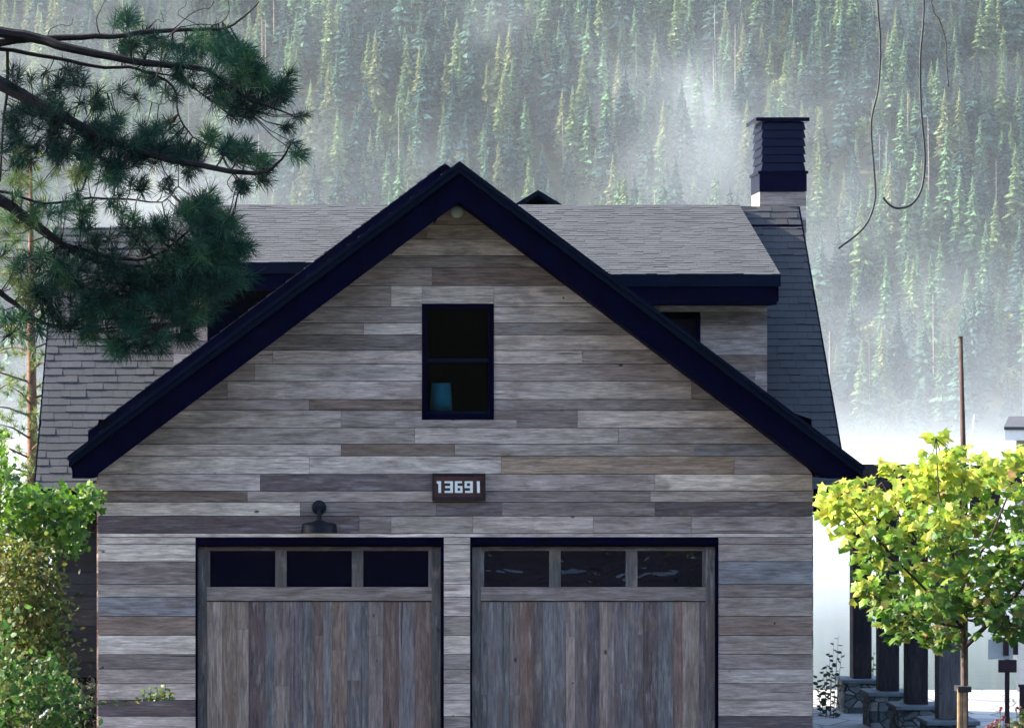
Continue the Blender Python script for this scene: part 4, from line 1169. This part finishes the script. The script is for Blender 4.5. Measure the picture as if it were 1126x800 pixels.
leafy_stem(s1, l1, sh_, 26, .075, r8, [(.16, .22, .045), (.12, .18, .04), (.24, .22, .05)])
for (px, py) in ((158, 758), (165, 756), (172, 754), (181, 752), (186, 758), (84, 770), (92, 766)):
    leafy_stem(s1, l1, [P(px, 770, 28.4), P(px + 1, py, 28.4)], 5, .06, r8, [(.14, .22, .05), (.10, .18, .04)])
for k in range(16):
    px = r8.uniform(-20, 70); s1.tube([P(px*.7, 915, 28.8), P(px, 820, 28.8), P(px + r8.uniform(-8, 8), r8.uniform(740, 790), 28.8)], [.01, .008, .003], 5, (.10, .085, .06, 0), False)
for (px, py) in ((49, 784), (45, 787), (52, 780), (6, 549), (52, 587)):
    c = P(px, py, 28.25)
    if py < 700: continue
    for k in range(9):
        v = (rvec(r8) + Vector((0, -.7, .2))).normalized(); leaf_fan(p1, leaf_pts('oval', c, v, v.orthogonal(), .03, r8), c + v * .012, (.78, .78, .76, 0))
s1.build('stems', M['bark'], rose); l1.build('foliage', M['leaf'], rose); p1.build('blossoms', M['petal'], rose)

# --- the near pine, its trunk just outside the picture
r9 = random.Random(31); PD = 24.0
tx = X(-190, PD)
pine = thing('pine_tree', (tx, PD, .25), 'near pine whose long-needled dark boughs hang in over the upper left', 'tree')
bk = (.010, .008, .010, 0)
t = MB(); t.tube([(tx, PD, .0), (tx + .05, PD, 3), (tx, PD, 6), (tx - .05, PD, 9), (tx, PD, 12.5), (tx, PD, 15)], [.30, .26, .22, .18, .11, .03], 14, (.09, .055, .04, 0))
t.build('trunk', M['bark'], pine, True)
LP = []; lm = MB()
def bough(pts, r0, r1, d0=PD, d1=PD, col=bk):
    n = len(pts); raw = [P(x, y, d0 + (d1 - d0) * i / (n - 1)) for i, (x, y) in enumerate(pts)]
    sm_ = []
    for i in range(n - 1):            # smooth through the traced points
        p0, p1_, p2, p3 = raw[max(i-1, 0)], raw[i], raw[i+1], raw[min(i+2, n-1)]
        for k in range(4):
            q = k / 4
            sm_.append(.5*((2*p1_) + (p2-p0)*q + (2*p0-5*p1_+4*p2-p3)*q*q + (3*p1_-p0-3*p2+p3)*q**3) + Vector((0, 0, r9.uniform(-.006, .006))))
    sm_.append(raw[-1]); m = len(sm_)
    rad = [.72 * (r0 + (r1 - r0) * i / (m - 1)) for i in range(m)]
    lm.tube(sm_, rad, 7, col); LP.extend(sm_[2:])
    return sm_
bough([(-190, 70), (-90, 62), (0, 47), (60, 42), (120, 40), (190, 33), (240, 32), (262, 24), (285, 2)], .055, .006, 24, 23.6)
bough([(-190, 40), (-90, 30), (0, 36), (45, 43), (70, 52), (115, 62), (175, 71), (220, 75), (245, 90), (272, 108), (300, 119), (328, 129)], .075, .006, 24, 23.3)
bough([(-190, 60), (-60, 52), (0, 54), (60, 64), (115, 74), (150, 76), (190, 95), (196, 125), (212, 150), (240, 164)], .03, .005, 24, 23.8)
bough([(-190, 30), (-60, 60), (0, 92), (30, 108), (62, 125), (100, 145), (160, 168), (220, 182), (280, 191), (305, 180), (320, 158)], .095, .006, 24, 23.0)
bough([(-190, 150), (-80, 180), (0, 220), (40, 248), (67, 268), (108, 287), (158, 292), (190, 290)], .085, .010, 24, 23.6)
bough([(-190, 200), (-60, 215), (0, 210), (50, 224), (100, 218), (150, 220), (178, 222), (196, 205)], .022, .005, 24, 24.3)
bough([(67, 268), (110, 280), (150, 285), (185, 272), (215, 246), (228, 236)], .03, .006, 23.8, 23.5)
bough([(-190, 260), (-60, 290), (0, 322), (25, 341), (50, 356), (90, 362), (140, 360)], .045, .006, 24, 23.7)
bough([(8, 55), (8, 100), (4, 130), (0, 200)], .02, .012, 24, 24)
bough([(150, 76), (200, 88), (235, 112), (270, 120)], .012, .004, 23.9, 23.6)
bough([(62, 125), (60, 150), (90, 175), (130, 185)], .014, .004, 24, 23.7)
bough([(280, 191), (262, 188), (250, 200), (258, 212), (272, 212)], .006, .003, 23.2, 23.2)
bough([(108, 287), (130, 310), (150, 335), (165, 360)], .014, .004, 23.7, 23.5)
bough([(190, 33), (210, 28), (240, 26), (252, 12), (248, -8)], .007, .003, 23.6, 23.4)
bough([(190, 33), (215, 12), (232, 8), (236, -8)], .006, .003, 23.6, 23.4)
bough([(110, 40), (106, 22), (112, 8), (120, -6)], .006, .003, 23.8, 23.7)
bough([(160, 34), (172, 22), (180, 24), (176, 10)], .005, .002, 23.8, 23.7)
bough([(52, 42), (56, 32), (66, 28), (78, 28), (80, 20)], .005, .002, 23.8, 23.7)
bough([(222, 30), (196, 16), (205, 4), (198, -6)], .005, .002, 23.7, 23.6)
bough([(80, 68), (90, 88), (108, 100), (126, 102), (130, 92)], .005, .003, 23.9, 23.7)
bough([(175, 71), (185, 100), (180, 115), (155, 108)], .005, .003, 23.8, 23.7)
nd = MB(); twg = MB()
def tuft(p, dirv, n, ln, col):
    dirv = dirv.normalized()
    for i in range(n):
        v = (dirv * r9.uniform(.15, 1.0) + rvec(r9) * .85).normalized()
        L = ln * r9.uniform(.7, 1.15); q = p + dirv * r9.uniform(-.07, .02)
        side = v.cross(Vector((r9.uniform(-.3, .3), 1, r9.uniform(-.3, .3)))).normalized() * r9.uniform(.0014, .0024)
        mid = q + v * L * .55 + Vector((0, 0, -.006)); tip = q + v * L + Vector((0, 0, -.022 * r9.random() - .004))
        g = r9.uniform(.6, 1.45); c = (col[0]*g, col[1]*g*r9.uniform(.95, 1.05), col[2]*g, 0)
        k = len(nd.v); nd.v += [tuple(q - side*.6), tuple(q + side*.6), tuple(mid + side), tuple(mid - side), tuple(tip)]; nd.c += [c]*5
        nd.f += [(k, k+1, k+2, k+3), (k+3, k+2, k+4)]
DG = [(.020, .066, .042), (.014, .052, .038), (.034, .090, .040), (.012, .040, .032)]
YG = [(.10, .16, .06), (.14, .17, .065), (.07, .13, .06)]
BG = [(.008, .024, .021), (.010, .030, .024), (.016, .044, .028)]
ell = [ # px, py, rx, ry, tufts, palette, needle length, depth jitter
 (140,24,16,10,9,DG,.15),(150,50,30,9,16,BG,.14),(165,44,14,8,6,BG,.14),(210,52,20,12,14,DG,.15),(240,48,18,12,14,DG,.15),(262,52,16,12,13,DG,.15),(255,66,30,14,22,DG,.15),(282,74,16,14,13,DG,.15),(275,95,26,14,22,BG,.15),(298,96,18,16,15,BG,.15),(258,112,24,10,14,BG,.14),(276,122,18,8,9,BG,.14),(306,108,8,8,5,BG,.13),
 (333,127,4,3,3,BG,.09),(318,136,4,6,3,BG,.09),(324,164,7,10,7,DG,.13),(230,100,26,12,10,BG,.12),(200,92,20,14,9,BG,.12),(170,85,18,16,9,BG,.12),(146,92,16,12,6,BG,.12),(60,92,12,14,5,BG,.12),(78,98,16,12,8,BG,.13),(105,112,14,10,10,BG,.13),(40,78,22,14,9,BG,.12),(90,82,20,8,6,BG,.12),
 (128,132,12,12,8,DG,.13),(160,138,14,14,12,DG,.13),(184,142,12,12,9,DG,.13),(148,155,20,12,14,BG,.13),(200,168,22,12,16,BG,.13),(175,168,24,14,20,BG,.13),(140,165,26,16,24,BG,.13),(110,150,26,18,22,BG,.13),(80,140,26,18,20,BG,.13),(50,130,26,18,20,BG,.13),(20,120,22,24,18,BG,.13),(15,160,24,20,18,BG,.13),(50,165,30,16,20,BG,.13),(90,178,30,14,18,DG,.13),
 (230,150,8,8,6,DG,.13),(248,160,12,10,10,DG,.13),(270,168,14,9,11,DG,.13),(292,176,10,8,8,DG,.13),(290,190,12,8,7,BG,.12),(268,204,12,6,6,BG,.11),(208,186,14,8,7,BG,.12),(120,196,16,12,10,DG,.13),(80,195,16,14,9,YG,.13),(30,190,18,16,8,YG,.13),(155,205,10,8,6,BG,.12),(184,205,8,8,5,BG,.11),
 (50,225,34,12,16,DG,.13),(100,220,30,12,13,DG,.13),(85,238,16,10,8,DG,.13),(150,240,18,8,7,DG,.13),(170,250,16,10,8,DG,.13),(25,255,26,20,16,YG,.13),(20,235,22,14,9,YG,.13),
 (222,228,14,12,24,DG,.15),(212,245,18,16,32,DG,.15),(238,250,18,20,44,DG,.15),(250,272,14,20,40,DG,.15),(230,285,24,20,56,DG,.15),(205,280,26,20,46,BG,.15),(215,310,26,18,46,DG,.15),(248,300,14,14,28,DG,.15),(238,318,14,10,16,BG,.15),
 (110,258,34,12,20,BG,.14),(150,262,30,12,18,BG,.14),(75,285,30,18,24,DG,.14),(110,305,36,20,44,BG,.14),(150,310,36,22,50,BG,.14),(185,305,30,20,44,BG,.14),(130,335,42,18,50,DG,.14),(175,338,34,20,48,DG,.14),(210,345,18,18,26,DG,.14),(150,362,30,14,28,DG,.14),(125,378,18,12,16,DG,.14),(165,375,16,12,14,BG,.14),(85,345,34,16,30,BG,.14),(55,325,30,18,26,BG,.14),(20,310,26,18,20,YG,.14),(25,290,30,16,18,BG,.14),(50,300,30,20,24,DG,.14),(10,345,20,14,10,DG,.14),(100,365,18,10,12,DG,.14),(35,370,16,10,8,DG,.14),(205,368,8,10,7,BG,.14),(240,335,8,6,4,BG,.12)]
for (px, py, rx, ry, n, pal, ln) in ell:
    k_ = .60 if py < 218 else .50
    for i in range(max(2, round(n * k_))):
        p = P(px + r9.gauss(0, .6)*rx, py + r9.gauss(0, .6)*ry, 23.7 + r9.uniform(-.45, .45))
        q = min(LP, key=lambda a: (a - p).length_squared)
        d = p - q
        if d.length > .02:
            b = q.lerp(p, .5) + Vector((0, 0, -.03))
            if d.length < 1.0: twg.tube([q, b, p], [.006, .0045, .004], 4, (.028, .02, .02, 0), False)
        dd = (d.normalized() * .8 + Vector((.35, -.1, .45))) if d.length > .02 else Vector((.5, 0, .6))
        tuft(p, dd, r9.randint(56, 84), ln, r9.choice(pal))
lm.mesh(twg.v, twg.f, twg.c[0]); lm.build('limbs', M['bark'], pine); nd.build('needles', M['needle'], pine)

# --- slimmer pines farther back on the left
def back_pine(px, d, h, seed, label, pal):
    r = random.Random(seed); x = X(px, d); g0 = gz(x, d)
    t = thing('pine_tree', (x, d, g0), label, 'tree')
    m = MB(); m.tube([(x, d, g0 - .2), (x + .03, d, g0 + h*.4), (x, d, g0 + h*.75), (x, d, g0 + h)], [.12, .10, .06, .015], 9, (.17, .085, .055, 0))
    l = MB(); z = h * .30
    while z < h:
        f_ = (z - h*.30) / (h*.70); R_ = (1.5 * (1 - f_) + .2) * r.uniform(.6, 1.1); a = r.uniform(0, 6.28)
        e = Vector((x + R_*math.cos(a), d + R_*math.sin(a), g0 + z + R_*.12)); s = Vector((x, d, g0 + z - R_*.1)); m.tube([s, s.lerp(e, .5) + Vector((0, 0, .05)), e], [.022, .014, .005], 5, (.10, .06, .045, 0), False)
        for k in range(max(3, int(R_ * 9))):
            c = s.lerp(e, r.uniform(.35, 1.05)) + rvec(r) * .16; col = r.choice(pal)
            for j in range(26):
                v = (rvec(r) + Vector((0, 0, .35))).normalized(); L = r.uniform(.10, .19); sd = v.cross(rvec(r)).normalized() * .006; g = r.uniform(.7, 1.35)
                n = len(l.v); l.v += [tuple(c - sd), tuple(c + sd), tuple(c + v*L)]; l.c += [(col[0]*g, col[1]*g, col[2]*g, 0)]*3; l.f.append((n, n+1, n+2))
        z += r.uniform(.08, .17)
    m.build('trunk', M['bark'], t, True); l.build('crown', M['needle'], t)
LG = [(.16, .22, .07), (.20, .24, .08), (.10, .17, .07)]
back_pine(34, 52, 9.6, 71, 'slender pine with a reddish trunk standing left of the shingled side roof', LG)
back_pine(-8, 57, 10.6, 72, 'pale green pine at the left edge behind the near boughs', LG)
back_pine(96, 66, 12.2, 73, 'sunlit pine behind the lower left roof ridge, behind the dark boughs', LG)

# --- cables hanging down at the upper right
def cable(pts, d, rad, label):
    n = len(pts); raw = [P(x, y, d) for x, y in pts]; sm_ = []
    for i in range(n - 1):
        p0, p1_, p2, p3 = raw[max(i-1, 0)], raw[i], raw[i+1], raw[min(i+2, n-1)]
        for k in range(6):
            q = k / 6; sm_.append(.5*((2*p1_) + (p2-p0)*q + (2*p0-5*p1_+4*p2-p3)*q*q + (3*p1_-p0-3*p2+p3)*q**3))
    sm_.append(raw[-1]); m = MB(); m.tube(sm_, rad, 6)
    tag(m.build('hanging_cable', M['cable'], None, True), label, 'cable', 'cables hanging at the upper right')
cable([(962, -120), (965, 0), (968, 45), (966, 95), (958, 135), (961, 185), (962, 220), (950, 250), (922, 273)], 22.0, .0072, 'longer thin dark cable hanging right of the chimney, its end trailing left')
cable([(1010, -120), (1016, 0), (1012, 65), (1013, 120), (1017, 170), (1014, 205), (1003, 224), (988, 229), (978, 225), (971, 217)], 22.2, .0082, 'dark cable at the upper right whose lower end curls up in a hook')
cable([(1010, -120), (1024, 0), (1033, 22), (1040, 45), (1041, 70), (1043, 95)], 22.6, .0045, 'shortest and faintest of the three hanging cables, farthest right')

# --- dark leaf mass added to stand in for shade by the side wall
r10 = random.Random(44)
shade_leaves = thing('shrub', (X(88, 37), 37, 0), 'very dark low leaf mass added in place of shade, left of the garage wall', 'shrub')
l1, s1 = MB(), MB()
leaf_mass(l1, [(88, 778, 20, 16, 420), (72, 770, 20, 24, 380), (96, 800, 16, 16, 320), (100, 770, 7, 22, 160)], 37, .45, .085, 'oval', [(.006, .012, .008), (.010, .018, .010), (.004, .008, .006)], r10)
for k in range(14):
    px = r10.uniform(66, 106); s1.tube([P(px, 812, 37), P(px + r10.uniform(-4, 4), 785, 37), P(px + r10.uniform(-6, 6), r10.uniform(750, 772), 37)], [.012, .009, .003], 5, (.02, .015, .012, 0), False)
s1.build('stems', M['bark'], shade_leaves); l1.build('foliage', M['leaf'], shade_leaves)
